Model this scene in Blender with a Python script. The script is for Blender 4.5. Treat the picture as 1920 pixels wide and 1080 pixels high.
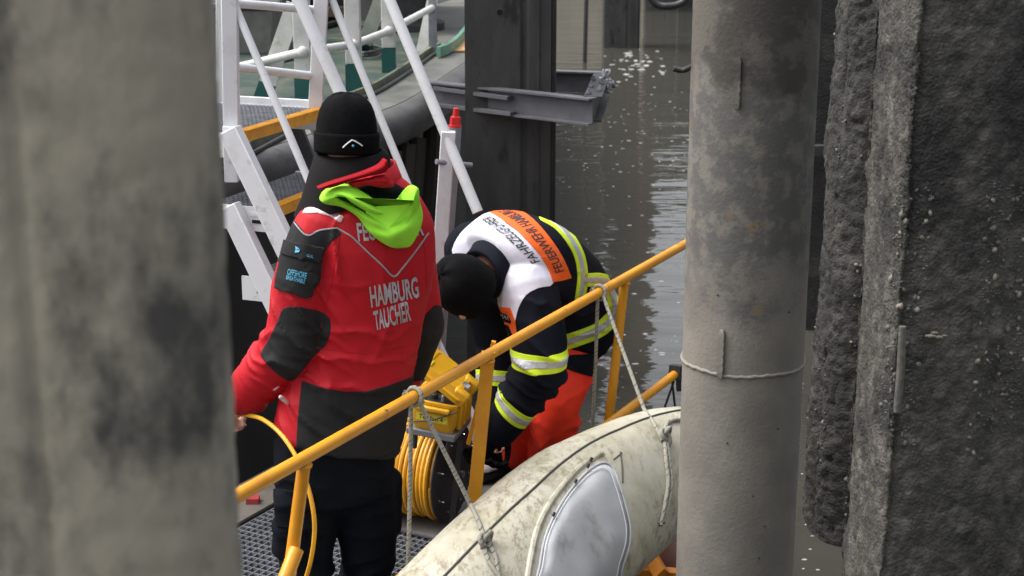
import bpy, bmesh, math, random
import numpy as np
from mathutils import Vector, Matrix
from mathutils.bvhtree import BVHTree
R = math.radians
rng = np.random.default_rng(7)
random.seed(7)
for o in list(bpy.data.objects):
    bpy.data.objects.remove(o, do_unlink=True)
SC = bpy.context.scene
COL = SC.collection

# ------------------------------------------------------------------ camera, sky, sun, exposure
PITCH = R(14.87)
CAM_Z = 2.95
cd = bpy.data.cameras.new('camera')
cam = bpy.data.objects.new('camera', cd)
COL.objects.link(cam)
cam.location = (0, 0, CAM_Z)
cam.rotation_euler = (R(90) - PITCH, 0, 0)
cd.lens = 54.4
cd.sensor_width = 36
cd.clip_end = 600
cd.clip_start = 0.05
cd.dof.use_dof = True
cd.dof.focus_distance = 5.3
cd.dof.aperture_fstop = 6.3
SC.camera = cam

world = bpy.data.worlds.new('World')
SC.world = world
world.use_nodes = True
wn = world.node_tree.nodes
wl = world.node_tree.links
for n in list(wn):
    wn.remove(n)
w_out = wn.new('ShaderNodeOutputWorld')
w_bg = wn.new('ShaderNodeBackground')
w_sky = wn.new('ShaderNodeTexSky')
w_hs = wn.new('ShaderNodeHueSaturation')
w_sky.sky_type = 'NISHITA'
w_sky.sun_disc = False
SUN_EL, SUN_AZ = 58, 282
w_sky.sun_elevation = R(SUN_EL)
w_sky.sun_rotation = R(SUN_AZ)
w_sky.dust_density = 6.0
w_sky.air_density = 1.0
w_hs.inputs['Saturation'].default_value = 0.30
wl.new(w_sky.outputs[0], w_hs.inputs['Color'])
wl.new(w_hs.outputs[0], w_bg.inputs['Color'])
w_bg.inputs['Strength'].default_value = 0.15
wl.new(w_bg.outputs[0], w_out.inputs[0])

sd = bpy.data.lights.new('sun', 'SUN')
sd.energy = 0.9
sd.angle = R(50)
sd.color = (1.0, 0.975, 0.94)
sun = bpy.data.objects.new('sun', sd)
COL.objects.link(sun)
# direction towards the sun: azimuth measured clockwise from +Y
_az = R(SUN_AZ)
_sdir = Vector((math.sin(_az) * math.cos(R(SUN_EL)), math.cos(_az) * math.cos(R(SUN_EL)), math.sin(R(SUN_EL))))
sun.rotation_euler = _sdir.to_track_quat('Z', 'Y').to_euler()

SC.view_settings.view_transform = 'Standard'
SC.view_settings.look = 'None'
SC.view_settings.gamma = 1
SC.view_settings.exposure = 1.12
SC.view_settings.use_curve_mapping = False
SC.render.engine = 'CYCLES'
SC.render.resolution_x = 1024
SC.render.resolution_y = 576

# ------------------------------------------------------------------ surveying: photo measurements to metres
FPX = 2900.0
CP, SP = math.cos(PITCH), math.sin(PITCH)
def ray(px, py):
    xc, yc = (px - 960) / FPX, -(py - 540) / FPX
    return np.array([xc, CP + yc * SP, -SP + yc * CP])
EYE = np.array([0, 0, CAM_Z])
def PW(px, py, D):
    r = ray(px, py); return EYE + r * (D / r[1])
def PZ(px, py, z):
    r = ray(px, py); return EYE + r * ((z - CAM_Z) / r[2])
def proj(P):
    P = np.asarray(P, float) - EYE
    zc = P[..., 1] * CP - P[..., 2] * SP
    yc = P[..., 1] * SP + P[..., 2] * CP
    return np.stack([960 + FPX * P[..., 0] / zc, 540 - FPX * yc / zc], -1)
def V(*a): return np.array(a, float)
def nrm(v): v = np.asarray(v, float); return v / (np.linalg.norm(v) + 1e-12)

# ------------------------------------------------------------------ noise
def _h(i, j, k, s):
    with np.errstate(over='ignore'):
        n = (i * 374761393 + j * 668265263 + k * 2147483647 + s * 974634541).astype(np.int64) & 0xffffffff
        n = ((n ^ (n >> 13)) * 1274126177) & 0xffffffff
        n = (n ^ (n >> 16)) & 0xffff
    return n / 65535.0
def vnoise(p, seed=0):
    p = np.asarray(p, float)
    b = np.floor(p).astype(np.int64); f = p - b; f = f * f * (3 - 2 * f)
    out = 0
    for dx in (0, 1):
        for dy in (0, 1):
            for dz in (0, 1):
                w = (f[:, 0] if dx else 1 - f[:, 0]) * (f[:, 1] if dy else 1 - f[:, 1]) * (f[:, 2] if dz else 1 - f[:, 2])
                out = out + w * _h(b[:, 0] + dx, b[:, 1] + dy, b[:, 2] + dz, seed)
    return out * 2 - 1
def fbm(p, octv=4, seed=0, gain=.5):
    a, s, t = 1.0, 0, 0
    p = np.asarray(p, float)
    for o in range(octv):
        s = s + a * vnoise(p * 2 ** o + 13.7 * o, seed + o); t += a; a *= gain
    return s / t

# ------------------------------------------------------------------ mesh collecting
class MB:
    def __init__(self): self.v = []; self.f = []; self.n = 0
    def add(self, v, f):
        v = np.asarray(v, float)
        self.v.append(v); self.f += [tuple(int(i) + self.n for i in q) for q in f]; self.n += len(v); return self
    def box(self, c, ax, ay, az, sx, sy, sz):
        c, ax, ay, az = (np.asarray(q, float) for q in (c, ax, ay, az))
        v = [c + ax * sx * i / 2 + ay * sy * j / 2 + az * sz * k / 2 for k in (-1, 1) for j in (-1, 1) for i in (-1, 1)]
        return self.add(v, [(0, 2, 3, 1), (4, 5, 7, 6), (0, 1, 5, 4), (2, 6, 7, 3), (0, 4, 6, 2), (1, 3, 7, 5)])
    def abox(self, c, s):
        return self.box(c, (1, 0, 0), (0, 1, 0), (0, 0, 1), *s)
    def bar(self, a, b, w, h, up=(0, 0, 1)):
        a, b = np.asarray(a, float), np.asarray(b, float)
        d = nrm(b - a); s = nrm(np.cross(d, up)); u = np.cross(s, d)
        return self.box((a + b) / 2, d, s, u, np.linalg.norm(b - a), w, h)
    def loft(self, rings, cap=True, close=False):
        rings = [np.asarray(r, float) for r in rings]; m = len(rings[0]); k = len(rings)
        f = []
        for i in range(k if close else k - 1):
            a, b = i * m, ((i + 1) % k) * m
            for j in range(m):
                j2 = (j + 1) % m
                f.append((a + j, a + j2, b + j2, b + j))
        v = np.concatenate(rings)
        if cap and not close:
            f.append(tuple(range(m - 1, -1, -1))); f.append(tuple(range((k - 1) * m, k * m)))
        return self.add(v, f)
    def tube(self, pts, r, n=12, cap=True, close=False):
        return self.loft(sweep(pts, r, n), cap, close)
    def prism(self, poly, off):
        poly = np.asarray(poly, float); off = np.asarray(off, float); m = len(poly)
        f = [tuple(range(m - 1, -1, -1)), tuple(range(m, 2 * m))]
        f += [(i, (i + 1) % m, m + (i + 1) % m, m + i) for i in range(m)]
        return self.add(np.concatenate([poly, poly + off]), f)
    def lathe(self, prof, c=(0, 0, 0), ax=(0, 0, 1), n=24, cap=True):
        ax = nrm(ax); t = nrm(np.cross(ax, (0.3, 1, 0.1))); b = np.cross(ax, t)
        a = np.linspace(0, 2 * math.pi, n, endpoint=False)
        return self.loft([np.asarray(c) + ax * h + r * (np.outer(np.cos(a), t) + np.outer(np.sin(a), b)) for r, h in prof], cap)
    def ball(self, c, r, nu=12, nv=8, ax=(0, 0, 1), sq=(1, 1, 1)):
        rings = []
        for i in range(nv + 1):
            th = math.pi * i / nv; a = np.linspace(0, 2 * math.pi, nu, endpoint=False)
            rr = max(math.sin(th), 1e-3)
            rings.append(np.asarray(c) + r * np.stack([np.cos(a) * rr * sq[0], np.sin(a) * rr * sq[1], np.full(nu, -math.cos(th)) * sq[2]], -1))
        return self.loft(rings)
    def arrays(self):
        return np.concatenate(self.v), self.f
def frames(pts):
    pts = np.asarray(pts, float); n = len(pts)
    T = np.gradient(pts, axis=0); T /= np.linalg.norm(T, axis=1)[:, None] + 1e-12
    ref = V(0, 0, 1) if abs(T[0][2]) < .9 else V(1, 0, 0)
    s = nrm(np.cross(T[0], ref)); S = [s]
    for i in range(1, n):
        s = nrm(s - T[i] * np.dot(s, T[i])); S.append(s)
    S = np.array(S); return T, S, np.cross(S, T)
def sweep(pts, r, n=12, flat=None):
    T, S, U = frames(pts); k = len(pts); r = np.broadcast_to(r, (k,))
    a = np.linspace(0, 2 * math.pi, n, endpoint=False)
    return [np.asarray(pts[i]) + r[i] * (np.outer(np.cos(a), S[i]) + np.outer(np.sin(a), U[i])) for i in range(k)]
def spline(P, k=10, closed=False):
    P = [np.asarray(p, float) for p in P]; out = []; n = len(P)
    rg = range(n if closed else n - 1)
    for i in rg:
        if closed: p0, p1, p2, p3 = P[i - 1], P[i], P[(i + 1) % n], P[(i + 2) % n]
        else: p0, p1, p2, p3 = P[max(i - 1, 0)], P[i], P[i + 1], P[min(i + 2, n - 1)]
        for t in np.linspace(0, 1, k, endpoint=False):
            out.append(.5 * (2 * p1 + (p2 - p0) * t + (2 * p0 - 5 * p1 + 4 * p2 - p3) * t * t + (3 * p1 - p0 - 3 * p2 + p3) * t ** 3))
    if not closed: out.append(P[-1])
    return np.array(out)

ORG = {}
def thing(name, loc, label, cat, group=None, kind=None):
    o = bpy.data.objects.new(name, None); COL.objects.link(o)
    o.location = loc; o.empty_display_size = .1; ORG[o.name] = np.array(loc, float)
    return tag(o, label, cat, group, kind)
def tag(o, label=None, cat=None, group=None, kind=None):
    if label: o['label'] = label
    if cat: o['category'] = cat
    if group: o['group'] = group
    if kind: o['kind'] = kind
    return o
def obj(name, mb, mat, parent=None, smooth=None, label=None, kind=None, bevel=0):
    v, f = mb.arrays() if isinstance(mb, MB) else mb
    org = ORG[parent.name] if parent else np.zeros(3)
    if not parent:
        v = np.asarray(v); org = np.array([v[:, 0].mean(), v[:, 1].mean(), v[:, 2].min()]) if kind != 'structure' else org
    me = bpy.data.meshes.new(name)
    me.from_pydata((np.asarray(v) - org).tolist(), [], [tuple(q) for q in f])
    if smooth is None or smooth:
        try: me.shade_smooth()
        except Exception: pass
        if smooth is None:
            try: me.set_sharp_from_angle(angle=R(35))
            except Exception: pass
    me.materials.append(mat)
    o = bpy.data.objects.new(name, me); COL.objects.link(o)
    ORG[o.name] = org
    if parent: o.parent = parent
    else: o.location = org
    if bevel:
        m = o.modifiers.new('bevel', 'BEVEL'); m.width = bevel; m.segments = 2; m.limit_method = 'ANGLE'; m.angle_limit = R(40)
    if label: o['label'] = label
    if kind: o['kind'] = kind
    return o

# ------------------------------------------------------------------ materials
MATS = {}
def M(name, base, c2=None, scale=4, lo=.4, hi=.65, rough=.6, metal=0, bump=0, bscale=60, stretch=(1, 1, 1), c3=None, s3=2, lo3=.55, hi3=.7, spec=.5, coat=0, detail=6, bdist=.004, rvar=0, bstretch=None, sheen=0, bump2=None):
    if name in MATS: return MATS[name]
    m = bpy.data.materials.new(name); m.use_nodes = True; N = m.node_tree.nodes; L = m.node_tree.links
    b = N['Principled BSDF']
    b.inputs['Roughness'].default_value = rough; b.inputs['Metallic'].default_value = metal
    b.inputs['Specular IOR Level'].default_value = spec; b.inputs['Coat Weight'].default_value = coat
    if sheen: b.inputs['Sheen Weight'].default_value = sheen
    def rgba(c): return (*c, 1) if len(c) == 3 else c
    tc = N.new('ShaderNodeTexCoord')
    mp = N.new('ShaderNodeMapping'); mp.inputs['Scale'].default_value = stretch; L.new(tc.outputs['Object'], mp.inputs[0])
    src = None
    def mixin(src, col, sc, lo, hi, off):
        t = N.new('ShaderNodeTexNoise'); t.inputs['Scale'].default_value = sc; t.inputs['Detail'].default_value = detail
        t.inputs['Roughness'].default_value = .65
        ad = N.new('ShaderNodeVectorMath'); ad.operation = 'ADD'; ad.inputs[1].default_value = (off, off * .7, off * 1.3)
        L.new(mp.outputs[0], ad.inputs[0]); L.new(ad.outputs[0], t.inputs['Vector'])
        r = N.new('ShaderNodeMapRange'); r.inputs[1].default_value = lo; r.inputs[2].default_value = hi; r.clamp = True
        L.new(t.outputs['Fac'], r.inputs[0])
        x = N.new('ShaderNodeMix'); x.data_type = 'RGBA'
        L.new(r.outputs[0], x.inputs[0])
        if src is None: x.inputs[6].default_value = rgba(base)
        else: L.new(src, x.inputs[6])
        x.inputs[7].default_value = rgba(col)
        return x.outputs[2], r.outputs[0]
    if c2: src, fac = mixin(None, c2, scale, lo, hi, 0)
    if c3: src, fac = mixin(src, c3, s3, lo3, hi3, 7.3)
    if src is not None:
        L.new(src, b.inputs['Base Color'])
        if rvar:
            rr = N.new('ShaderNodeMapRange'); rr.inputs[3].default_value = rough; rr.inputs[4].default_value = rough + rvar
            L.new(fac, rr.inputs[0]); L.new(rr.outputs[0], b.inputs['Roughness'])
    else: b.inputs['Base Color'].default_value = rgba(base)
    if bump:
        t = N.new('ShaderNodeTexNoise'); t.inputs['Scale'].default_value = bscale; t.inputs['Detail'].default_value = 5
        if bstretch:
            m2 = N.new('ShaderNodeMapping'); m2.inputs['Scale'].default_value = bstretch; L.new(tc.outputs['Object'], m2.inputs[0]); L.new(m2.outputs[0], t.inputs['Vector'])
        else: L.new(mp.outputs[0], t.inputs['Vector'])
        bp = N.new('ShaderNodeBump'); bp.inputs['Strength'].default_value = bump; bp.inputs['Distance'].default_value = bdist
        L.new(t.outputs['Fac'], bp.inputs['Height']); L.new(bp.outputs[0], b.inputs['Normal'])
        if bump2:
            v2 = N.new('ShaderNodeTexVoronoi'); v2.inputs['Scale'].default_value = bump2[0]; L.new(mp.outputs[0], v2.inputs['Vector'])
            b2 = N.new('ShaderNodeBump'); b2.inputs['Strength'].default_value = bump2[1]; b2.inputs['Distance'].default_value = bump2[2]; b2.invert = True
            L.new(v2.outputs['Distance'], b2.inputs['Height']); L.new(b2.outputs[0], bp.inputs['Normal'])
    MATS[name] = m
    return m
white_paint = M('white_paint', (.64, .65, .67), (.50, .50, .48), 6, .52, .8, rough=.38, bump=.15, bscale=90, c3=(.40, .37, .31), s3=14, lo3=.60, hi3=.74)
yellow_paint = M('yellow_paint', (.66, .285, .010), (.54, .21, .010), 5, .45, .7, rough=.38, c3=(.13, .06, .02), s3=15, lo3=.63, hi3=.70, bump=.12, bscale=70)
nose_paint = M('nosing_paint', (.66, .32, .018), (.50, .22, .02), 14, .4, .7, rough=.5, c3=(.22, .12, .04), s3=30, lo3=.6, hi3=.75, bump=.5, bscale=160)
galv = M('galvanised_steel', (.30, .31, .34), (.19, .20, .22), 14, .4, .65, rough=.45, metal=.55, bump=.15)
dark_steel = M('dark_steel', (.05, .05, .054), (.03, .03, .031), 5, .4, .7, rough=.5, metal=.3, c3=(.12, .06, .03), s3=7, lo3=.66, hi3=.78, bump=.2)
grey_beam = M('grey_painted_steel', (.11, .11, .123), (.07, .07, .075), 6, .4, .7, rough=.55, c3=(.10, .05, .028), s3=9, lo3=.64, hi3=.74, bump=.2)
black_rubber = M('black_rubber', (.022, .022, .023), (.04, .04, .04), 8, .4, .7, rough=.6, bump=.2)
grey_rubber = M('grey_rubber', (.055, .054, .056), (.095, .093, .088), 5, .4, .7, rough=.5, c3=(.035, .033, .033), s3=9, lo3=.58, hi3=.7, bump=.3, bscale=40)
# ------------------------------------------------------------------ water
wm = bpy.data.materials.new('harbour_water'); wm.use_nodes = True
N = wm.node_tree.nodes; L = wm.node_tree.links; b = N['Principled BSDF']
b.inputs['Base Color'].default_value = (.052, .050, .042, 1); b.inputs['Roughness'].default_value = .03; b.inputs['IOR'].default_value = 1.33
b.inputs['Specular IOR Level'].default_value = .5
tc = N.new('ShaderNodeTexCoord'); prev = None
for sc, st, dist in (((1.1, 3.0, 1), .55, .024), ((3.2, 11, 1), .45, .006), ((.35, .9, 1), .4, .07)):
    mp = N.new('ShaderNodeMapping'); mp.inputs['Scale'].default_value = sc; mp.inputs['Rotation'].default_value = (0, 0, R(9))
    L.new(tc.outputs['Object'], mp.inputs[0])
    t = N.new('ShaderNodeTexNoise'); t.inputs['Scale'].default_value = 1; t.inputs['Detail'].default_value = 3; L.new(mp.outputs[0], t.inputs['Vector'])
    bp = N.new('ShaderNodeBump'); bp.inputs['Strength'].default_value = st; bp.inputs['Distance'].default_value = dist
    L.new(t.outputs['Fac'], bp.inputs['Height'])
    if prev: L.new(prev.outputs[0], bp.inputs['Normal'])
    prev = bp
L.new(prev.outputs[0], b.inputs['Normal'])
wv = [(-300, -60, 0), (300, -60, 0), (300, 400, 0), (-300, 400, 0)]
obj('water', (np.array(wv, float), [(0, 1, 2, 3)]), wm, kind='structure')

# foam flecks and bubbles drifting on the water
foam = M('foam', (.40, .40, .37), rough=.35)
mb = MB()
def fleck(x, y, r):
    n = 7; a = np.linspace(0, 2 * math.pi, n, endpoint=False) + random.random()
    q = r * (1 + .35 * (rng.random(n) - .5)); el = 1 + rng.random() * 1.2
    o = np.stack([x + q * np.cos(a) * el, y + q * np.sin(a), np.full(n, .001)], -1)
    i = np.stack([x + .6 * q * np.cos(a) * el, y + .6 * q * np.sin(a), np.full(n, 0.001 + r * .26)], -1)
    mb.add(np.concatenate([o, i, [[x, y, 0.001 + r * .35]]]), [(j, (j + 1) % n, n + (j + 1) % n, n + j) for j in range(n)] + [(n + j, n + (j + 1) % n, 2 * n) for j in range(n)])
cent = PZ(1195, 118, 0)
for i in range(60):
    fleck(cent[0] + rng.normal() * .28, cent[1] + rng.normal() * 1.2, .012 + .026 * rng.random() ** 2)
for i in range(620):
    px, py = 1040 + 260 * rng.random(), 95 + 640 * rng.random() ** 1.25
    p = PZ(px, py, 0)
    if vnoise(np.array([[p[0] * .9, p[1] * .35, 3.]]), 5)[0] > -.25 + .5 * rng.random():
        fleck(p[0], p[1], .0032 + .0105 * rng.random() ** 3)
for i in range(30):
    p = PZ(1500 + 60 * rng.random(), 640 + 430 * rng.random(), 0); fleck(p[0], p[1], .003 + .005 * rng.random())
obj('water_foam', mb, foam, kind='stuff')

# ------------------------------------------------------------------ concrete and steel piles
conc = M('weathered_concrete', (.042, .0395, .035), (.110, .101, .085), 16, .47, .66, rough=.72, bump=.9, bscale=130, bdist=.008, bump2=(95, .35, .006), c3=(.013, .0125, .0115), s3=3.0, lo3=.51, hi3=.60, detail=10)
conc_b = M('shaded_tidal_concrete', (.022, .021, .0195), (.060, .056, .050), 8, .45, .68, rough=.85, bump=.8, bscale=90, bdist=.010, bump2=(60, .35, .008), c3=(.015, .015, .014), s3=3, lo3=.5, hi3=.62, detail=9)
conc_l = M('mottled_column_concrete', (.25, .228, .178), (.052, .050, .046), 10, .43, .62, rough=.85, bump=.5, stretch=(1, 1, .55), c3=(.34, .12, .04), s3=42, lo3=.70, hi3=.74, detail=7)
pebm = M('pebble', (.12, .113, .098), (.05, .048, .043), 60, .4, .6, rough=.7)
pebw = M('pale_pebble', (.19, .172, .14), rough=.7)
def resample(poly, step):
    out = []; cd_ = []
    poly = [np.asarray(p, float) for p in poly]; n = len(poly)
    for i in range(n):
        a, b2 = poly[i], poly[(i + 1) % n]; k = max(2, int(np.linalg.norm(b2 - a) / step))
        for t in np.arange(k) / k:
            out.append(a + (b2 - a) * t); cd_.append(min(t, 1 - t) * np.linalg.norm(b2 - a))
    return np.array(out), np.array(cd_)
def column(parent, poly, z0, z1, step, amp, er, mat, seed, lean=(0, 0)):
    """a column of the given plan, its faces pitted and its arrises broken away"""
    P2, cdst = resample(poly, step); m = len(P2)
    c = P2.mean(0); zs = np.arange(z0, z1, step); k = len(zs)
    d = np.roll(P2, -1, 0) - np.roll(P2, 1, 0); nn = np.stack([d[:, 1], -d[:, 0]], -1); nn /= np.linalg.norm(nn, axis=1)[:, None]
    if np.mean(np.sum(nn * (P2 - c), 1)) < 0: nn = -nn
    X = np.tile(P2, (k, 1)); Z = np.repeat(zs, m); NN = np.tile(nn, (k, 1)); CD = np.tile(cdst, k)
    p = np.column_stack([X, Z])
    cw = np.exp(-(CD / .045) ** 2)
    low = fbm(p * 4, 3, seed); mid = fbm(p * 14, 3, seed + 9); hi = fbm(p * 45, 2, seed + 20); rg = 1 - np.abs(fbm(p * 22, 2, seed + 30)) * 2
    disp = amp * (.7 * low + .45 * mid + .5 * hi) - amp * .6 * np.clip(rg - .75, 0, 1) * 3
    disp -= er * cw * (.55 + .8 * low + .6 * mid) + er * .25 * cw * hi
    X = X + NN * disp[:, None] + np.outer((Z - z0), lean)
    mbc = MB()
    v = np.column_stack([X, Z])
    mbc.loft([v[i * m:(i + 1) * m] for i in range(k)])
    return obj('shaft', mbc, mat, parent, smooth=True), v, np.column_stack([NN, np.zeros(len(NN))]), CD, low
ico = bmesh.new(); bmesh.ops.create_icosphere(ico, subdivisions=1, radius=1)
ICOV = np.array([q.co[:] for q in ico.verts]); ICOF = [tuple(q.index for q in f.verts) for f in ico.faces]; ico.free()
def pebble_mesh(i):
    s = V(1, .75, .55) * (1 + .25 * (rng.random(3) - .5)); return ICOV * s * (1 + .18 * vnoise(ICOV * 1.3 + 5 * i, i)[:, None]), ICOF
def pebbles(parent, v, nv, idx, nbig, nsmall, r0, r1):
    meshes = []
    for i in range(5):
        pv, pf = pebble_mesh(i); me = bpy.data.meshes.new('pebble'); me.from_pydata(pv.tolist(), [], pf); me.shade_smooth()
        me.materials.append(pebw if i == 4 else pebm); meshes.append(me)
    org = ORG[parent.name]
    for j in rng.choice(idx, nbig):
        o = bpy.data.objects.new('pebble', meshes[int(rng.integers(5))]); COL.objects.link(o); o.parent = parent
        s = r0 + (r1 - r0) * rng.random() ** 2
        o.location = v[j] - nv[j] * s * .12 - org; o.scale = (s, s, s)
        o.rotation_euler = (rng.random() * 6, rng.random() * 6, rng.random() * 6)
    mbp = MB()
    for j in rng.choice(idx, nsmall):
        s = r0 * (.25 + .6 * rng.random()); pv, pf = pebble_mesh(int(rng.integers(5))); mbp.add(pv * s + v[j] - nv[j] * s * .1, pf)
    obj('gravel', mbp, pebm, parent, smooth=True, kind='stuff')

# the broad broken column in the right foreground
polyA = [(.927, 3.60), (1.203, 3.62), (1.42, 3.72), (1.50, 4.02), (.915, 3.98)]
tA = thing('concrete_column', (1.1, 3.8, -.4), 'broad rough concrete column with broken pebbly edges filling the right side', 'column')
sh, v, nv, CD, low = column(tA, polyA, -.4, 3.4, .0068, .010, .030, conc, 3)
px = proj(v)
msk = (nv[:, 1] < .2) & (CD < .07) & (v[:, 1] < 3.85) & (px[:, 1] > -20) & (px[:, 1] < 1100)
band = np.exp(-((px[:, 1] - 560) / 260) ** 2) + .35 + .5 * low
w = msk & (band > .75); pebbles(tA, v, nv, np.where(w)[0], 220, 1100, .0055, .0115)
rb = MB(); rb.tube([PW(1692, 612, 3.555), PW(1689, 690, 3.55), PW(1682, 772, 3.555)], [.009, .010, .0095], 10)
obj('rebar_stub', rb, M('muddy_steel', (.105, .098, .088), (.06, .056, .05), 60, rough=.8, bump=.5), tA)
mk = MB()
for (x, y, s) in ((1745, 630, .012), (1760, 632, .010), (1752, 624, .008), (1771, 629, .006)):
    q = PW(x, y, 3.60); pv, pf = pebble_mesh(2); mk.add(pv * s * V(1.4, .6, .7) + q, pf)
obj('pale_spall', mk, pebw, tA)
# the column standing behind it in the water
polyB = [(1.362, 6.66), (1.49, 6.48), (2.05, 6.50), (2.05, 7.0), (1.40, 7.0)]
tB = thing('concrete_column', (1.7, 6.7, -.4), 'narrower dark rough concrete column behind the broad one, foot in the water', 'column')
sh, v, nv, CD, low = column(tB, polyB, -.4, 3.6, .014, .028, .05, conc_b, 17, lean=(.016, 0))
w = (nv[:, 1] < .2) & (CD < .06) & (low > .0) & (v[:, 2] > .0)
pebbles(tB, v, nv, np.where(w)[0], 90, 240, .010, .017)
# blurred column in the left foreground
polyL = [(-.70, 1.62), (-.66, 1.36), (-.62, 1.315), (-.56, 1.295), (-.43, 1.285), (-.418, 1.291), (-.405, 1.285), (-.33, 1.286), (-.295, 1.292), (-.270, 1.306), (-.256, 1.328), (-.256, 1.36), (-.34, 1.62)]
tL = thing('concrete_column', (-.45, 1.45, -.4), 'out of focus mottled grey concrete column with rust specks filling the left side', 'column')
column(tL, polyL, -.4, 3.6, .0095, .004, .003, conc_l, 41)

# round steel pile
pm = bpy.data.materials.new('tidal_steel_pile'); pm.use_nodes = True
N = pm.node_tree.nodes; L = pm.node_tree.links; b = N['Principled BSDF']; b.inputs['Roughness'].default_value = .72
tc = N.new('ShaderNodeTexCoord'); sx = N.new('ShaderNodeSeparateXYZ'); L.new(tc.outputs['Object'], sx.inputs[0])
def noise(sc, det=8, rough=.65, vec=None):
    t = N.new('ShaderNodeTexNoise'); t.inputs['Scale'].default_value = sc; t.inputs['Detail'].default_value = det; t.inputs['Roughness'].default_value = rough
    L.new(vec or tc.outputs['Object'], t.inputs['Vector']); return t.outputs['Fac']
def math_(op, a, b2):
    n = N.new('ShaderNodeMath'); n.operation = op
    for i, q in enumerate((a, b2)):
        if isinstance(q, (int, float)): n.inputs[i].default_value = q
        else: L.new(q, n.inputs[i])
    return n.outputs[0]
def rng_(src, lo, hi):
    n = N.new('ShaderNodeMapRange'); n.inputs[1].default_value = lo; n.inputs[2].default_value = hi; n.clamp = True; n.interpolation_type = 'SMOOTHSTEP'; L.new(src, n.inputs[0]); return n.outputs[0]
def mix_(f, a, b2):
    n = N.new('ShaderNodeMix'); n.data_type = 'RGBA'; L.new(f, n.inputs[0])
    for i, q in ((6, a), (7, b2)):
        if isinstance(q, tuple): n.inputs[i].default_value = (*q, 1)
        else: L.new(q, n.inputs[i])
    return n.outputs[2]
zz = math_('ADD', sx.outputs['Z'], math_('MULTIPLY', math_('SUBTRACT', noise(5), .5), .9))   # object z: 0 at -0.4
mud = mix_(rng_(noise(3.5), .4, .65), (.205, .188, .160), (.155, .143, .124))
mid = mix_(rng_(noise(16), .45, .6), (.092, .089, .084), (.155, .143, .122))
mid = mix_(rng_(noise(9, 5), .62, .7), mid, (.19, .125, .06))
top = mix_(rng_(noise(7), .47, .58), (.055, .049, .042), (.10, .09, .075))
col = mix_(rng_(zz, 2.05, 2.32), mud, mid)
col = mix_(rng_(zz, 2.72, 2.86), col, top)
L.new(col, b.inputs['Base Color'])
bp = N.new('ShaderNodeBump'); bp.inputs['Strength'].default_value = .5; bp.inputs['Distance'].default_value = .004; L.new(noise(85, 4), bp.inputs['Height']); L.new(bp.outputs[0], b.inputs['Normal'])
PC = V(.687, 4.40); PR = .179
tP = thing('steel_pile', (PC[0], PC[1], -.4), 'thick round steel pile coated in grey mud with a weld bead around it', 'pile')
def pile_pt(ang, z, r): return V(PC[0] + r * math.sin(ang), PC[1] - r * math.cos(ang), z)
mb = MB(); nth, zs = 96, np.arange(-.4, 3.6, .02)
a = np.linspace(0, 2 * math.pi, nth, endpoint=False)
rings = []
for z in zs:
    p = np.stack([PC[0] + PR * np.sin(a), PC[1] - PR * np.cos(a), np.full(nth, z)], -1)
    rr = PR + .0012 * fbm(p * 9, 3, 3); rings.append(np.stack([PC[0] + rr * np.sin(a), PC[1] - rr * np.cos(a), np.full(nth, z)], -1))
mb.loft(rings); obj('pile_wall', mb, pm, tP, smooth=True)
mb = MB(); aa = np.linspace(0, 2 * math.pi, 120, endpoint=False)
zr = 1.565
mb.tube([pile_pt(q, zr + .002 * math.sin(5 * q) + .0012 * math.sin(31 * q), PR + .001) for q in aa], .0055 + .0012 * np.sin(aa * 40) * np.sin(aa * 17), 8, close=True)
obj('weld_bead', mb, pm, tP, smooth=True)
for ang, z0, z1 in ((-.395, 2.335, 2.475), (-.50, 1.555, 1.70)):
    mb = MB(); c = pile_pt(ang, (z0 + z1) / 2, PR + .006); tn = V(math.cos(ang), math.sin(ang), 0); on = V(math.sin(ang), -math.cos(ang), 0)
    rings = []
    for t in np.linspace(0, 1, 14):
        z = z0 + (z1 - z0) * t; wd = .0105 + .0018 * math.sin(t * 37) ; e = .7 if t in (0, 1) else 1
        q = pile_pt(ang, z, PR + .001)
        rings.append([q - tn * wd * e, q + tn * wd * e, q + tn * wd * e * .8 + on * .009 * e, q - tn * wd * .8 * e + on * .009 * e])
    mb.loft(rings); obj('lifting_lug', mb, pm, tP)
mb = MB()
for (ang, z) in ((-.35, 1.36), (.1, 1.2), (.25, 1.0), (-.1, .9), (.62, 1.75), (-.6, 1.8), (.5, 1.4), (.33, 1.1)):
    on = V(math.sin(ang), -math.cos(ang), 0); mb.lathe([(.0035, 0), (.0025, .003), (.0008, .004)], pile_pt(ang, z, PR - .0005), on, 8)
obj('weld_spatter', mb, dark_steel, tP, kind='stuff')

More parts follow.
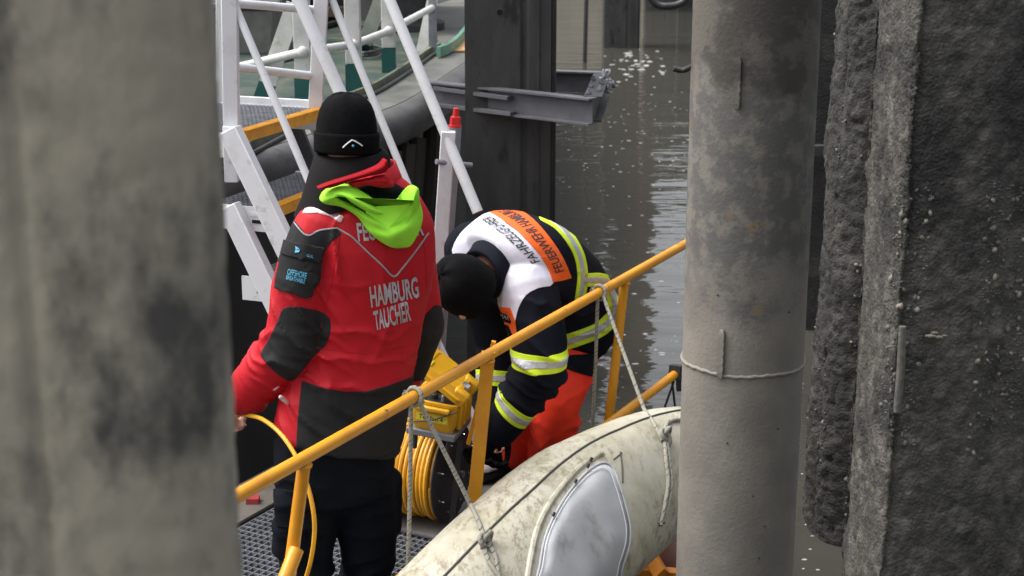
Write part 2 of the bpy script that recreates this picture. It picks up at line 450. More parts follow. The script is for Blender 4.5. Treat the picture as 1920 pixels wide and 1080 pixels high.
# steel sheet-pile column in the middle, between pontoon and open water
spm = M('sheet_pile_steel', (.031, .030, .028), (.056, .054, .049), 5, .42, .68, rough=.62, stretch=(1, 1, .35), bump=.35, bscale=40, c3=(.007, .0068, .0065), s3=8, lo3=.53, hi3=.63, detail=9)
def hpile(x0, x1, D, z1, depth, label, group=None, hole=False, mat=spm):
    t = thing('sheet_pile', ((x0 + x1) / 2, D + depth / 2, -.5), label, 'pile', group)
    w = x1 - x0; pts = [(x0, D), (x0 + .60 * w, D), (x0 + .64 * w, D + .018), (x0 + .66 * w, D + .018), (x0 + .70 * w, D), (x0 + .94 * w, D), (x0 + .955 * w, D + .02), (x0 + .975 * w, D + .02), (x1, D + .005), (x1, D + depth), (x0, D + depth)]
    m = MB(); m.prism([(p[0], p[1], -.5) for p in pts], (0, 0, z1 + .5)); obj('pile_body', m, mat, t, smooth=False)
    m = MB(); m.bar((x0 + .80 * w, D - .004, -.5), (x0 + .80 * w, D - .004, z1), .012, .012, (0, 1, 0)); obj('interlock_rib', m, mat, t)
    if hole:
        q = PW(937, 23, D - .002); m = MB(); m.lathe([(.019, 0), (.019, .004), (.015, .0045), (.0145, .001)], q + V(0, .003, 0), (0, -1, 0), 20); obj('lifting_hole_rim', m, dark_steel, t)
        m = MB(); m.lathe([(.0155, 0), (.0155, .002)], q, (0, -1, 0), 20); obj('lifting_hole', m, M('hole_black', (.004, .004, .004), rough=1), t)
    return t
hpile(-.266, .250, 8.76, 3.6, .42, 'big dark steel pile held by the grey beam frame, hole near the top', hole=True)
x0, x1 = PZ(1132, 90, 0)[0], PZ(1199, 90, 0)[0]
hpile(x0, x1, PZ(1165, 90, 0)[1], 4.2, .6, 'dark steel pile standing alone in open water behind the bubbles')
hpile(PZ(1211, 21, 0)[0], PZ(1268, 21, 0)[0], PZ(1240, 21, 0)[1], 4.2, .6, 'far dark steel pile behind the hanging hose')
hpile(PZ(1272, 15, 0)[0], PZ(1325, 15, 0)[0], PZ(1300, 15, 0)[1], 4.2, .6, 'farthest dark steel pile, half hidden by the round pile')
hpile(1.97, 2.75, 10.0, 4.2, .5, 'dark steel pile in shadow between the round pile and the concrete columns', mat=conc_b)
wb = MB(); wb.bar(PW(1500, 282, 9.9), PW(1700, 276, 9.9), .08, .06); tag(obj('waling_beam', wb, dark_steel), 'dark horizontal steel beam crossing the shadowed pile', 'beam')
# buildings of the far quay, mostly met as reflections
brick = M('dark_brick', (.10, .055, .04), (.07, .045, .035), 3, .4, .6, rough=.9)
slate = M('dark_cladding', (.055, .055, .052), (.075, .072, .065), 2, .4, .6, rough=.8)
glass = M('window_glass', (.03, .035, .04), rough=.08)
def block(name, x0, x1, y, zt, mat, label):
    t = thing(name, ((x0 + x1) / 2, y + 3, 0), label, 'building')
    m = MB(); m.abox(((x0 + x1) / 2, y + 3, zt / 2), (x1 - x0, 6, zt)); obj('wall', m, mat, t)
    m = MB(); m.abox(((x0 + x1) / 2, y + 3, zt + .15), (x1 - x0 + .4, 6.4, .3)); obj('roof', m, dark_steel, t)
    if x1 - x0 > 3:
        for zi in np.arange(3, zt - 2, 3.2):
            for xi in np.arange(x0 + 1.2, min(x1, 14) - .8, 2.6):
                if xi < -6: continue
                m = MB(); m.abox((xi, y - .01, zi), (1.1, .05, 1.7)); obj('window', m, glass, t)
block('warehouse', -34, 2.5, 41, 17, slate, 'dark clad warehouse on the far quay, left of the narrow gap')
block('warehouse', 3.10, 3.82, 41, 21, brick, 'narrow dark brick tower on the far quay')
block('warehouse', 3.85, 30, 42, 4.6, slate, 'low dark shed on the far quay, right of the brick tower')
qw = MB(); qw.abox((0, 39.9, .75), (90, .6, 2.9)); tag(obj('quay_wall', qw, M('quay_stone', (.50, .46, .37), (.34, .31, .25), 1.5, rough=.9)), 'long low stone quay wall along the far side of the basin', 'wall')

# ------------------------------------------------------------------ pontoon on the left with its railing
DZ = 1.72
edge_px = [(300, 345), (430, 296), (560, 258), (700, 212), (760, 188), (812, 156), (850, 130), (905, 95), (960, 60)]
E = np.array([PZ(x, y, DZ) for x, y in edge_px]); Es = spline(E, 8)
tN = thing('floating_pontoon', (-2.5, 9, 0), 'long grey pontoon with green deck and thick grey rubber fender along its edge', 'pontoon')
deckm = M('wet_deck_paint', (.03, .06, .05), (.10, .105, .082), 3, .42, .62, rough=.32, c3=(.16, .14, .07), s3=2.2, lo3=.58, hi3=.72, bump=.2, rvar=.25)
ledge = M('pontoon_ledge', (.16, .16, .148), (.09, .094, .083), 4, .42, .66, rough=.4, c3=(.17, .155, .06), s3=5, lo3=.62, hi3=.74, bump=.25)
hullm = M('pontoon_hull', (.014, .0135, .013), (.026, .024, .021), 2, .45, .65, rough=.7, bump=.3, stretch=(2, 2, .5))
m = MB(); base = np.concatenate([Es, [[Es[-1][0] - .2, 24, DZ], [-9, 24, DZ], [-9, Es[0][1], DZ]]])
m.prism(base - V(0, 0, .12), (0, 0, .12)); obj('deck_edge', m, ledge, tN)
hb = base.copy(); hb[:, 0] -= .10; m = MB(); m.prism(hb * V(1, 1, 0) + V(0, 0, -.3), (0, 0, DZ + .178)); obj('hull', m, hullm, tN)
m = MB(); m.tube(Es + V(.035, -.03, -.10), .105, 16); obj('rubber_fender', m, grey_rubber, tN)
# raised inner deck bounded by a steel curb
curb_px = [(380, 330), (520, 255), (640, 196), (700, 170), (760, 132), (800, 104), (822, 93)]
Cb = spline([PZ(x, y, DZ) for x, y in curb_px], 8)
m = MB(); ins = np.concatenate([Cb, [[Cb[-1][0] - .5, 20, DZ], [-8, 20, DZ], [-8, Cb[0][1], DZ]]]); m.prism(ins + V(0, 0, .001), (0, 0, .006)); obj('deck', m, deckm, tN)
m = MB(); m.loft([[p + V(0, 0, .002), p + V(.02, -.01, .002), p + V(.02, -.01, .05), p + V(0, 0, .05)] for p in Cb]); obj('curb', m, M('curb_paint', (.08, .10, .08), (.17, .16, .10), 7, rough=.6), tN)
m = MB(); m.tube(Cb + V(.055, -.03, .012), .012, 8); obj('cable', m, black_rubber, tN)
gc = spline([PZ(x, y, DZ + .08) for x, y in ((818, 88), (838, 80), (856, 66), (872, 46), (880, 30))], 6)
m = MB(); m.loft([[p, p + V(.03, -.02, 0), p + V(.03, -.02, -.07), p + V(0, 0, -.07)] for p in gc]); obj('green_coaming', m, M('green_paint', (.10, .26, .19), (.07, .16, .12), 9, rough=.5), tN)
q = [PZ(x, y, DZ) for x, y in ((828, 99), (872, 62), (905, 62), (905, 99))]
m = MB(); m.prism(np.array(q) + V(0, 0, .004), (0, 0, .012)); obj('plywood_patch', m, M('plywood', (.42, .26, .11), (.36, .22, .09), 6, rough=.7, stretch=(1, 6, 1)), tN)
# curved timber rubbing strakes on the hull below the fender
wood = M('dark_timber', (.028, .024, .02), (.045, .036, .028), 4, .4, .7, rough=.8, stretch=(4, 4, .7), bump=.5)
for k in range(5):
    t0 = .42 + k * .055; i = int(t0 * (len(Es) - 1)); p = Es[i]
    pts = spline([p + V(.05, -.05, -.22), p + V(.03, -.10, -.5), p + V(-.02, -.22, -.95), p + V(-.10, -.30, -1.5), p + V(-.16, -.34, -2.0)], 6)
    m = MB(); m.tube(pts, .05, 8); obj('rubbing_strake', m, wood, tN)
# boxes and machinery on deck
m = MB(); c = PZ(465, 105, DZ); m.abox(c + V(-.25, .5, .16), (.85, .9, .32)); t_ = thing('hatch_coaming', c, 'wet grey steel hatch box on the pontoon deck behind the white railing', 'hatch')
obj('casing', m, M('worn_grey', (.10, .098, .092), (.16, .155, .14), 6, rough=.35, bump=.3), t_, bevel=.015)
m = MB(); m.abox(c + V(-.25, .5, .345), (.9, .95, .045)); obj('lid', m, M('wet_grey', (.13, .13, .12), (.2, .195, .18), 5, rough=.25), t_, bevel=.01)
m = MB(); m.lathe([(.025, 0), (.025, .004)], c + V(-.02, .048, .2), (0, -1, 0), 16); obj('drain_hole', m, M('hole_black', (.004,) * 3), t_)
m = MB(); g = c + V(.0, .75, .37); m.lathe([(.20, 0), (.26, .3), (.28, .5), (.29, .5), (.29, .54)], g, (0, 0, 1), 8); tag(obj('storage_tub', m, M('teal_plastic', (.012, .10, .095), (.016, .13, .12), 4, rough=.35)), 'teal tub standing on the grey hatch box', 'tub')
t_ = thing('mooring_winch', PZ(775, 92, DZ), 'black drum winch on the pontoon deck behind the last railing post', 'winch')
c = PZ(752, 70, DZ) + V(-.1, .7, .0)
m = MB(); m.lathe([(.42, 0), (.42, .06), (.34, .09), (.33, .42), (.44, .46), (.44, .52), (.1, .53)], c, (0, 0, 1), 28); obj('drum', m, black_rubber, t_)
m = MB(); m.lathe([(.45, .53), (.45, .9), (.40, .96), (.1, .97)], c, (0, 0, 1), 28); obj('housing', m, M('slate_paint', (.05, .052, .06), rough=.45), t_)
t_ = thing('deckhouse', (-2.7, 14.5, DZ), 'low dark deckhouse across the back of the pontoon', 'deckhouse')
m = MB(); m.abox((-2.9, 14.5, DZ + .8), (4.2, 2.0, 1.6)); obj('wall', m, hullm, t_)
for k, x in enumerate((-2.9, -2.35, -1.8, -1.25)):
    m = MB(); m.abox((x, 13.46, DZ + .55), (.06, .08, 1.1)); obj('rib', m, dark_steel, t_)
m = MB(); m.abox((-2.9, 13.4, DZ + .12), (4.2, .14, .08)); obj('sill', m, M('rusty_sill', (.10, .06, .045), rough=.7), t_)
for (a_, b_, r_) in (((560, 60), (690, 20), .03), ((500, 118), (600, 78), .02)):
    m = MB(); p, q = PZ(*a_, DZ + .03), PZ(*b_, DZ + .03)
    mid_ = (p + q) / 2 + V(.1, 0, 0); m.tube(spline([p, mid_, q], 8), r_, 8); tag(obj('mooring_line', m, black_rubber), 'thick black line lying on the deck, %s' % ('farther from the railing' if r_ > .025 else 'close to the hatch box'), 'rope')
m = MB(); q = PZ(692, 100, DZ + .02); aa = np.linspace(0, 4 * math.pi, 40); m.tube(np.stack([q[0] + .10 * np.cos(aa) * (1 - aa * .01), q[1] + .28 * np.sin(aa), q[2] + aa * .003], -1), .012, 8); tag(obj('rope_coil', m, black_rubber), 'small black coil of rope on the deck beside a railing post', 'rope')
t_ = thing('deck_cabinet', PZ(828, 60, DZ), 'pale grey panel cabinet beside the grey post at the end of the railing', 'cabinet')
c = PZ(836, 62, DZ) + V(.02, .25, 0); m = MB(); m.prism([c + V(-.09, -.1, .22), c + V(.03, -.1, .26), c + V(.10, -.1, .42), c + V(.10, -.1, 1.0), c + V(-.09, -.1, 1.0)], (0, .3, 0)); obj('casing', m, M('pale_grey_paint', (.33, .33, .32), (.24, .24, .23), 5, rough=.5), t_)
m = MB(); m.tube([c + V(.23, .05, 0), c + V(.23, .05, 1.0)], .02, 10); obj('pipe', m, M('pale_pipe', (.36, .37, .30), rough=.5), t_)
# the railing on the deck
teal = M('teal_post_paint', (.008, .075, .07), (.012, .095, .085), 8, rough=.4, bump=.1)
offw = M('aged_white_paint', (.58, .58, .56), (.44, .44, .41), 7, .45, .7, rough=.45, c3=(.30, .30, .20), s3=13, lo3=.6, hi3=.75, bump=.2)
t_ = thing('deck_railing', PZ(663, 170, DZ), 'white tube railing with teal-footed posts along the pontoon deck', 'railing')
mids = []
for (x, y, w, yt) in ((443, 182, .035, 150), (571, 192, .092, 95), (665, 170, .092, 82), (730, 136, .085, 57)):
    p = PZ(x, y, DZ + .006); D = p[1]
    m = MB(); m.abox(p + V(0, 0, .62), (w, w * .8, .92)); f = obj('post', m, offw, t_, bevel=.006)
    m = MB(); m.abox(p + V(0, 0, .078), (w + .004, w * .8 + .004, .156)); obj('post_foot', m, teal, f)
    mids.append(PW(x, yt, D) + V(0, -.06, 0))
endp = PZ(812, 100, DZ); mids[0] = PW(440, 128, mids[0][1]); mids.append(PW(812, 14, endp[1]))
for i in range(len(mids) - 1):
    m = MB(); m.tube([mids[i], mids[i + 1]], .024, 12); obj('rail', m, offw, t_)
for i in (1, 2, 3):
    m = MB(); m.ball(mids[i], .032, 12, 8); obj('rail_joint', m, offw, t_)
m = MB(); m.abox(endp + V(0, 0, .5), (.055, .055, 1.0)); obj('end_post', m, galv, t_)
m = MB(); m.prism([endp + V(-.03, 0, 0), endp + V(-.13, .05, 0), endp + V(-.03, 0, .42)], (0, .02, 0)); obj('gusset', m, offw, t_)
for (xb, yb, xt, yt, Dp) in ((492, 186, 553, 8, PZ(571, 192, DZ)[1]), (678, 96, 722, -20, PZ(730, 136, DZ)[1])):
    a_ = PZ(xb, yb, DZ + .01); b_ = PW(xt, yt, Dp + .06)
    m = MB(); m.bar(a_, b_, .095, .03, (0, 1, 0)); f = obj('strut', m, offw, t_)
    m = MB(); m.bar(a_, a_ + (b_ - a_) * .17, .099, .034, (0, 1, 0)); obj('strut_foot', m, teal, f)
# pile guide: frame of steel beams round the middle pile
def ibeam(mb, a, b, h, w, t=.010, zoff=0):
    a, b = np.asarray(a, float), np.asarray(b, float); d = nrm(b - a); s = nrm(np.cross(d, (0, 0, 1)))
    mb.box((a + b) / 2 + V(0, 0, -t / 2), d, s, V(0, 0, 1), np.linalg.norm(b - a), w, t)
    mb.box((a + b) / 2 + V(0, 0, -h + t / 2), d, s, V(0, 0, 1), np.linalg.norm(b - a), w, t)
    mb.box((a + b) / 2 + V(0, 0, -h / 2), d, s, V(0, 0, 1), np.linalg.norm(b - a), t, h - 2 * t)
GZ = 1.80
fl, fr, br, bl = PZ(812, 152, GZ), PZ(1112, 184, GZ), PZ(1128, 136, GZ), PZ(1035, 131, GZ)
t_ = thing('pile_guide', fl, 'grey steel beam frame reaching out from the pontoon round the pile', 'bracket')
m = MB(); ibeam(m, fl + V(-.05, .02, 0), fr, .145, .085); obj('front_beam', m, grey_beam, t_)
m = MB(); ibeam(m, fr + V(0, .045, .002), br + V(0, -.05, .002), .14, .10); obj('end_beam', m, dark_steel, t_)
m = MB(); ibeam(m, bl + V(-.45, .1, 0), br + V(.03, .02, 0), .14, .085); obj('back_beam', m, grey_beam, t_)
d = fr - fl; m = MB(); m.bar(fl + d * .02 + V(0, -.055, -.030), fl + d * .50 + V(0, -.055, -.042), .05, .02); m.bar(fl + d * .02 + V(0, -.055, -.128), fl + d * .52 + V(0, -.055, -.128), .05, .02)
obj('doubler_channel', m, grey_beam, t_)
for k in range(6):
    q = fr + (br - fr) * (.12 + .13 * k) + V((-.03, .025)[k % 2], 0, .005); m = MB(); m.lathe([(.016, 0), (.016, .014), (.009, .014), (.009, .028)], q, (0, 0, 1), 6); obj('bolt', m, galv, t_)
ch = MB(); p0 = br + V(.0, -.15, .02)
for k in range(14):
    a_ = np.linspace(0, 2 * math.pi, 10, endpoint=False); c = p0 + V(.03 * math.sin(k * .9) + .003 * k, -.028 * k, .02 * math.sin(k * 1.3) - .004 * k)
    u_, w_ = (V(0, 1, 0), V(1, 0, 0)) if k % 2 else (V(0, 1, 0), V(0, 0, 1))
    ch.tube([c + u_ * .024 * math.cos(q) + w_ * .014 * math.sin(q) for q in a_], .006, 6, close=True)
tag(obj('chain', ch, galv), 'loose galvanised chain lying on the corner of the beam frame', 'chain')
# hanging lines over the far water
m = MB(); p = PZ(1096, 118, 0); m.tube([p + V(0, 0, -.2), p + V(.02, 0, 1.2), p + V(.06, 0, 4)], .035, 8); tag(obj('hanging_rope', m, black_rubber), 'dark rope hanging straight into the water left of the lone pile', 'rope')
cm = bpy.data.objects  # corrugated hoses
def corrugated(pts, r, n):
    k = len(pts); return [r * (1 + .10 * math.sin(i * math.pi)) if False else r * (1.0 + .12 * (i % 2)) for i in range(k)]
hp = spline([PW(1190, -60, 12), PW(1222, 0, 12), PW(1250, 12, 12), PW(1285, 0, 12), PW(1305, -50, 12)], 14)
m = MB(); m.tube(hp, corrugated(hp, .026, 0), 10); tag(obj('hose', m, dark_steel), 'grey ribbed hose looping down at the top beside the round pile', 'hose')
hp = spline([PW(1262, 129, 10.5), PW(1280, 132, 10.5), PW(1300, 124, 10.4), PW(1330, 110, 10.2), PW(1330, -40, 10.2)], 14)
m = MB(); m.tube(hp, corrugated(hp, .018, 0), 10); tag(obj('hose', m, black_rubber), 'thin black hose curling behind the edge of the round pile above the water', 'hose')
# ------------------------------------------------------------------ white access stairs from the pontoon down to the work platform
FZ = .48
Ls, Rs = PZ(440, 250, 1.96), PZ(602, 203, 1.96)
nd = nrm(Rs - Ls); dn = nrm(V(nd[1], -nd[0], 0)); SL = 1.97
if dn[0] < 0: dn = -dn
t_ = thing('access_stairs', V(-.5, 6.3, FZ), 'white steel stairs with grated treads and yellow nosings leading down from the pontoon', 'stairs')
UPZ = V(0, 0, 1)
def sp(P, s, z): return P + dn * s + V(0, 0, z - P[2] - SL * s)
def grating(name, parent, o, u, lu, v, lv, pu, pv, h, tu=.003, tv=.003, mat=galv):
    mb = MB(); up = V(0, 0, 1)
    for a in np.arange(0, lu + 1e-6, pu): mb.box(o + u * a + v * lv / 2 - up * h / 2, v, u, up, lv, tu, h)
    for a in np.arange(0, lv + 1e-6, pv): mb.box(o + v * a + u * lu / 2 - up * (h * .3 + .0007), u, v, up, lu, tv, h * .55)
    return obj(name, mb, mat, parent, smooth=False, kind='stuff')
wid = np.linalg.norm(Rs - Ls)
for k in range(5):
    s = (.293 / SL) * k; z = 1.96 - .293 * k
    a, b_ = Ls + dn * s, Rs + dn * s; a = V(a[0], a[1], z); b_ = V(b_[0], b_[1], z)
    dep = .60 if k == 0 else .27
    m = MB(); m.box((a + b_) / 2 - dn * .006 + V(0, 0, -.022), nd, dn, UPZ, wid, .052, .044)
    for q in np.arange(.015, wid, .022):
        m.box(a + nd * q - dn * .0 + V(0, 0, .0015), nd, dn, UPZ, .011, .05, .006)
    tr = obj('nosing', m, nose_paint, t_)
    grating('grating', t_, a - dn * dep, nd, wid, dn, dep - .035, .034, .021, .028, .0035, .0035)
    m = MB(); m.box(a - dn * (dep / 2 + .02) - nd * .006 + V(0, 0, -.05), dn, nd, UPZ, dep, .008, .10)
    for q in (.25, .5, .75): m.box(a - dn * dep * q - nd * .011 + V(0, 0, -.03), dn, nd, UPZ, .05, .003, .016)
    e = obj('tread_end_plate', m, white_paint, t_)
    m = MB(); m.box(b_ - dn * (dep / 2 + .02) + nd * .006 + V(0, 0, -.05), dn, nd, UPZ, dep, .008, .10); obj('tread_end_plate', m, white_paint, t_)
    m = MB()
    for q in (.22, .48, .74): m.box(a - dn * dep * q - nd * .0108 + V(0, 0, -.06), dn, nd, UPZ, .04, .004, .014)
    obj('slot', m, M('hole_black', (.004,) * 3), e, kind='stuff')
# back edge angle and landing guard
a0, b0 = Ls - dn * .61, Rs - dn * .61
m = MB(); m.bar(Rs - dn * .61 + nd * .02, Rs + nd * .02 + dn * .01, .03, .06); obj('landing_edge', m, white_paint, t_)
m = MB(); m.bar(a0, b0, .03, .05); obj('landing_edge', m, white_paint, t_)
def stringer(P, off, s0, s1, dz0, dz1, w, dpt):
    a_, b_ = sp(P, s0, 1.96 + dz0), sp(P, s1, 1.96 + dz0)
    m = MB(); m.bar(a_ + nd * off, b_ + nd * off, w, dpt); return obj('stringer', m, white_paint, t_, bevel=.004)
stringer(Ls, -.035, -.0, .74, .02, 0, .05, .085)
stringer(Ls, -.035, -.02, .64, -.33, 0, .05, .085)
stringer(Rs, .035, -.02, .72, -.10, 0, .05, .12)
def up_post(px0, px1, py_top, py_bot, D, w, d, name='newel_post'):
    a_, b_ = PW(px0, py_bot, D), PW(px1, py_top, D)
    m = MB(); m.bar(a_, b_, w, d, (0, 1, 0)); return obj(name, m, white_paint, t_, bevel=.004)
m = MB(); m.bar(PW(556, 236, 7.05), PW(594, 335, 7.05), .05, .05, (0, 1, 0)); obj('support_leg', m, dark_steel, t_)
# newel posts at the landing, posts taller than the frame
m = MB(); q = Ls + nd * -.02; m.bar(PW(436, 300, 6.16), PW(430, -60, 6.16), .062, .05, (0, 1, 0)); obj('newel_post', m, white_paint, t_, bevel=.004)
m = MB(); m.bar(PW(436, 340, 6.155), PW(432, 235, 6.155), .055, .056, (0, 1, 0)); obj('gusset', m, white_paint, t_, bevel=.004)
DR = Rs[1] + .02
m = MB(); m.bar(PW(592, 204, DR), PW(606, -70, DR), .062, .045, (0, 1, 0)); obj('newel_post', m, white_paint, t_, bevel=.004)
m = MB(); bk = a0 + nd * .0; m.bar(PW(418, 190, bk[1]), PW(418, -60, bk[1]), .05, .05, (0, 1, 0)); obj('newel_post', m, white_paint, t_, bevel=.004)
for (x0_, y0_, x1_, y1_, r_) in ((424, 5, 592, 19, .018), (424, 124, 590, 143, .018)):
    m = MB(); m.tube([PW(x0_, y0_, bk[1] - .02), PW(x1_, y1_, DR + .02)], r_, 12); obj('guard_rail', m, white_paint, t_)
# sloping hand and middle rails
def line3(px0, py0, D0, px1, py1, D1, r, name, ext=0):
    a_, b_ = PW(px0, py0, D0), PW(px1, py1, D1); d = b_ - a_
    m = MB(); m.tube([a_ - d * ext, b_], r, 14); return obj(name, m, white_paint, t_)
line3(441, 12, 6.17, 640, 484, 5.92, .0155, 'middle_rail')
line3(561, 0, 6.06, 690, 292, 5.93, .0250, 'hand_rail', .35)
line3(618, -12, 6.88, 782, 388, 6.66, .0165, 'middle_rail')
line3(731, 0, 6.78, 896, 398, 6.50, .0235, 'hand_rail', .35)
m = MB(); top, bot = PW(841, 246, 6.60), PW(801, 822, 6.62); bot[2] = FZ; m.bar(bot, top, .062, .05, (0, 1, 0)); obj('newel_post', m, white_paint, t_, bevel=.004)
m = MB(); m.tube([PW(818, 303, 6.56), PW(884, 310, 6.66)], .012, 10); obj('hinge_bolt', m, galv, t_)
t_ = thing('mooring_pole', V(-.3, 6.78, FZ), 'grey steel pole with a red plastic cap standing behind the white stair post', 'pole')
top, bot = PW(853, 238, 6.74), PW(812, 812, 6.76); bot[2] = FZ
m = MB(); m.tube([bot, top], .030, 16); obj('tube', m, M('pole_grey', (.30, .30, .32), (.22, .22, .24), 9, rough=.4, metal=.3), t_)
red = M('red_plastic', (.60, .018, .02), rough=.35)
m = MB(); d = nrm(top - bot); m.lathe([(.029, -.005), (.029, .008), (.023, .010), (.021, .045), (.014, .048), (.012, .082), (.004, .085)], top, d, 18)
cp = obj('cap', m, red, t_)
m = MB()
for k in range(6):
    a_ = k * math.pi / 3; o_ = V(math.cos(a_), math.sin(a_), 0) * .0215; m.bar(top + o_ + d * .009, top + o_ + d * .042, .006, .006)
obj('grip_rib', m, red, cp, kind='stuff')

# ------------------------------------------------------------------ work platform with grated floor, yellow railing
u = nrm(V(.474, .88, 0)); w = V(-u[1], u[0], 0)
RO = PZ(760, 755, 1.42); RO = V(RO[0], RO[1], FZ)       # under the top rail
def pl(a, b_, z=FZ): q = RO + u * a + w * b_; return V(q[0], q[1], z)
t_ = thing('work_platform', pl(.4, .6), 'grated steel work platform floating at the foot of the white stairs', 'platform')
grating('grating', t_, pl(-1.6, -.02, FZ), u, 3.75, w, 1.26, .036, .030, .03, .0035, .003)
m = MB(); m.prism([pl(-1.6, 1.255), pl(2.15, 1.255), pl(2.15, 1.50), pl(-1.6, 1.50)], (0, 0, .012)); obj('side_plate', m, M('worn_deck_plate', (.13, .115, .10), (.075, .07, .065), 6, rough=.5, bump=.3), t_)
for b_ in (-.03, 1.25):
    m = MB(); m.bar(pl(-1.62, b_, FZ - .08), pl(2.17, b_, FZ - .08), .05, .15); obj('side_beam', m, dark_steel, t_)
for a in (-1.61, -.4, .85, 2.16):
    m = MB(); m.bar(pl(a, -.005, FZ - .10), pl(a, 1.225, FZ - .10), .05, .12); obj('cross_beam', m, dark_steel, t_)
for b_ in (.1, .95):
    m = MB(); m.lathe([(.19, 0), (.2, .02), (.2, 3.5), (.19, 3.52)], pl(-1.5, b_ + .1, .12), u, 20); obj('float', m, hullm, t_)
m = MB(); m.prism([pl(.98, .30, FZ + .003), pl(1.62, .30, FZ + .003), pl(1.62, .98, FZ + .003), pl(.98, .98, FZ + .003)], (0, 0, .008)); obj('floor_plate', m, M('wet_steel_plate', (.20, .20, .205), (.12, .12, .12), 4, rough=.22, metal=.3, bump=.1), t_)
m = MB(); q = PZ(484, 938, FZ + .02); m.abox(q + V(-.02, 0, .0), (.05, .05, .03)); obj('red_clip', m, M('faded_red', (.30, .03, .03), rough=.6), t_)
# outrigger frame and float under the white hull
oy = M('orange_yellow_paint', (.62, .22, .01), (.45, .15, .01), 6, rough=.45)
m = MB(); m.bar(PW(1120, 1062, 5.72), PW(1290, 1078, 5.62), .05, .03); m.bar(PW(1200, 1010, 5.80), PW(1240, 1078, 5.60), .055, .03, (0, 1, 0)); obj('outrigger', m, oy, t_)
bo = thing('buoy', PW(1240, 1040, 6.2), 'rust brown round float half hidden beside the muddy steel pile', 'buoy')
m = MB(); m.ball(PW(1262, 1058, 6.2), .17, 24, 14); obj('float_body', m, M('buoy_rust', (.22, .075, .05), (.15, .06, .04), 6, rough=.5), bo)
m = MB(); aa = np.linspace(0, 2 * math.pi, 32, endpoint=False); c = PW(1262, 1058, 6.2); m.tube([c + V(.165 * math.cos(q), .165 * math.sin(q), .05) for q in aa], .006, 6, close=True); obj('seam_band', m, M('buoy_band', (.10, .035, .025), rough=.6), bo)

t_ = thing('safety_railing', pl(.5, 0), 'yellow tube safety railing sloping across the picture along the work platform', 'railing')
r0, r1 = PZ(455, 924, 1.42), PZ(1288, 456, 1.42); d = r1 - r0
m = MB(); m.tube([r0 - d * .25, r1 + d * .06], .0190, 18); obj('top_rail', m, yellow_paint, t_)
def onrail(px): # point of the rail seen at image column px
    lo, hi = 0, 1
    for _ in range(40):
        mm = (lo + hi) / 2
        if proj(r0 + d * mm)[0] < px: lo = mm
        else: hi = mm
    return r0 + d * lo
for (xt, xb, yb, wd, bl_) in ((572, 552, 1010, .036, 'tube'), (916, 889, 944, .045, 'flat'), (1172, 1143, 777, .036, 'tube')):
    tp = onrail(xt); bt = PW(xb, yb, tp[1] - .02); e = tp + (bt - tp) * ((tp[2] - FZ) / (tp[2] - bt[2]))
    m = MB()
    if bl_ == 'tube': m.tube([tp, e], .0185, 16)
    else: m.bar(e, tp + V(0, 0, .01), wd, .020, (0, 1, 0))
    obj('post', m, yellow_paint, t_)
    m = MB(); q = tp + (e - tp) * (.022 / .94); aa = np.linspace(0, 2 * math.pi, 20, endpoint=False); m.tube([q + V(.0195 * math.cos(k), .0195 * math.sin(k), .002 * math.sin(k * 5)) for k in aa], .0045, 6, close=True); obj('weld', m, yellow_paint, t_)
tp = onrail(560); m = MB(); m.tube([PW(556, 1030, tp[1] - .015), PW(525, 1110, tp[1] - .10)], .021, 14); obj('brace', m, yellow_paint, t_)
tp = onrail(928); m = MB(); m.bar(PW(926, 640, tp[1] + .04), PW(878, 832, tp[1] + .10), .014, .014, (0, 1, 0)); obj('stay', m, yellow_paint, t_)
q0, q1 = PZ(752, 1086, .93), PZ(1268, 700, .93); dd = q1 - q0
m = MB(); m.tube([q0 - dd * .2, q1], .0185, 16); obj('middle_rail', m, yellow_paint, t_)
m = MB(); m.bar(q1 - dd * .012 + V(0, 0, .01), q1 + dd * .012, .05, .06); m.bar(q1 + V(.02, 0, -.0), q1 + V(.025, 0, -.075), .045, .03, (0, 1, 0)); obj('end_cap', m, black_rubber, t_)

# ------------------------------------------------------------------ white hull-shaped float hung outside the railing
cl_px = [(760, 1335, 3.98, .30), (878, 1198, 4.22, .295), (975, 1087, 4.45, .285), (1065, 995, 4.72, .27), (1160, 930, 5.0, .25), (1245, 888, 5.25, .225), (1330, 872, 5.45, .20), (1430, 880, 5.6, .15)]
CL = spline([PW(x, y, D) for x, y, D, r in cl_px], 14); RR = np.interp(np.linspace(0, len(cl_px) - 1, len(CL)), range(len(cl_px)), [c[3] for c in cl_px])
T_, S_, U_ = frames(CL)
aa = np.linspace(0, 2 * math.pi, 96, endpoint=False)
def hull_r(a_):  # cross section: round crest, soft chine, flatter underside
    return 1 - .05 * np.cos(2 * a_) + .035 * np.cos(4 * a_ + .4)
rings = []
for i in range(len(CL)):
    Sx = nrm(np.cross(T_[i], (0, 0, 1))); Ux = nrm(np.cross(Sx, T_[i]))
    rr = RR[i] * hull_r(aa); rings.append(CL[i] + np.outer(rr * np.cos(aa), Sx) + np.outer(rr * np.sin(aa), Ux))
hv = np.concatenate(rings); hv = hv + 0
nfl = hv - np.repeat(CL, 96, 0); nfl /= np.linalg.norm(nfl, axis=1)[:, None]
hv += nfl * (.006 * fbm(hv * 4, 3, 8) + .0015 * fbm(hv * 14, 2, 9))[:, None]
fm = bpy.data.materials.new('grubby_white_canvas'); fm.use_nodes = True
N = fm.node_tree.nodes; L = fm.node_tree.links; b = N['Principled BSDF']; b.inputs['Roughness'].default_value = .5
tc = N.new('ShaderNodeTexCoord')
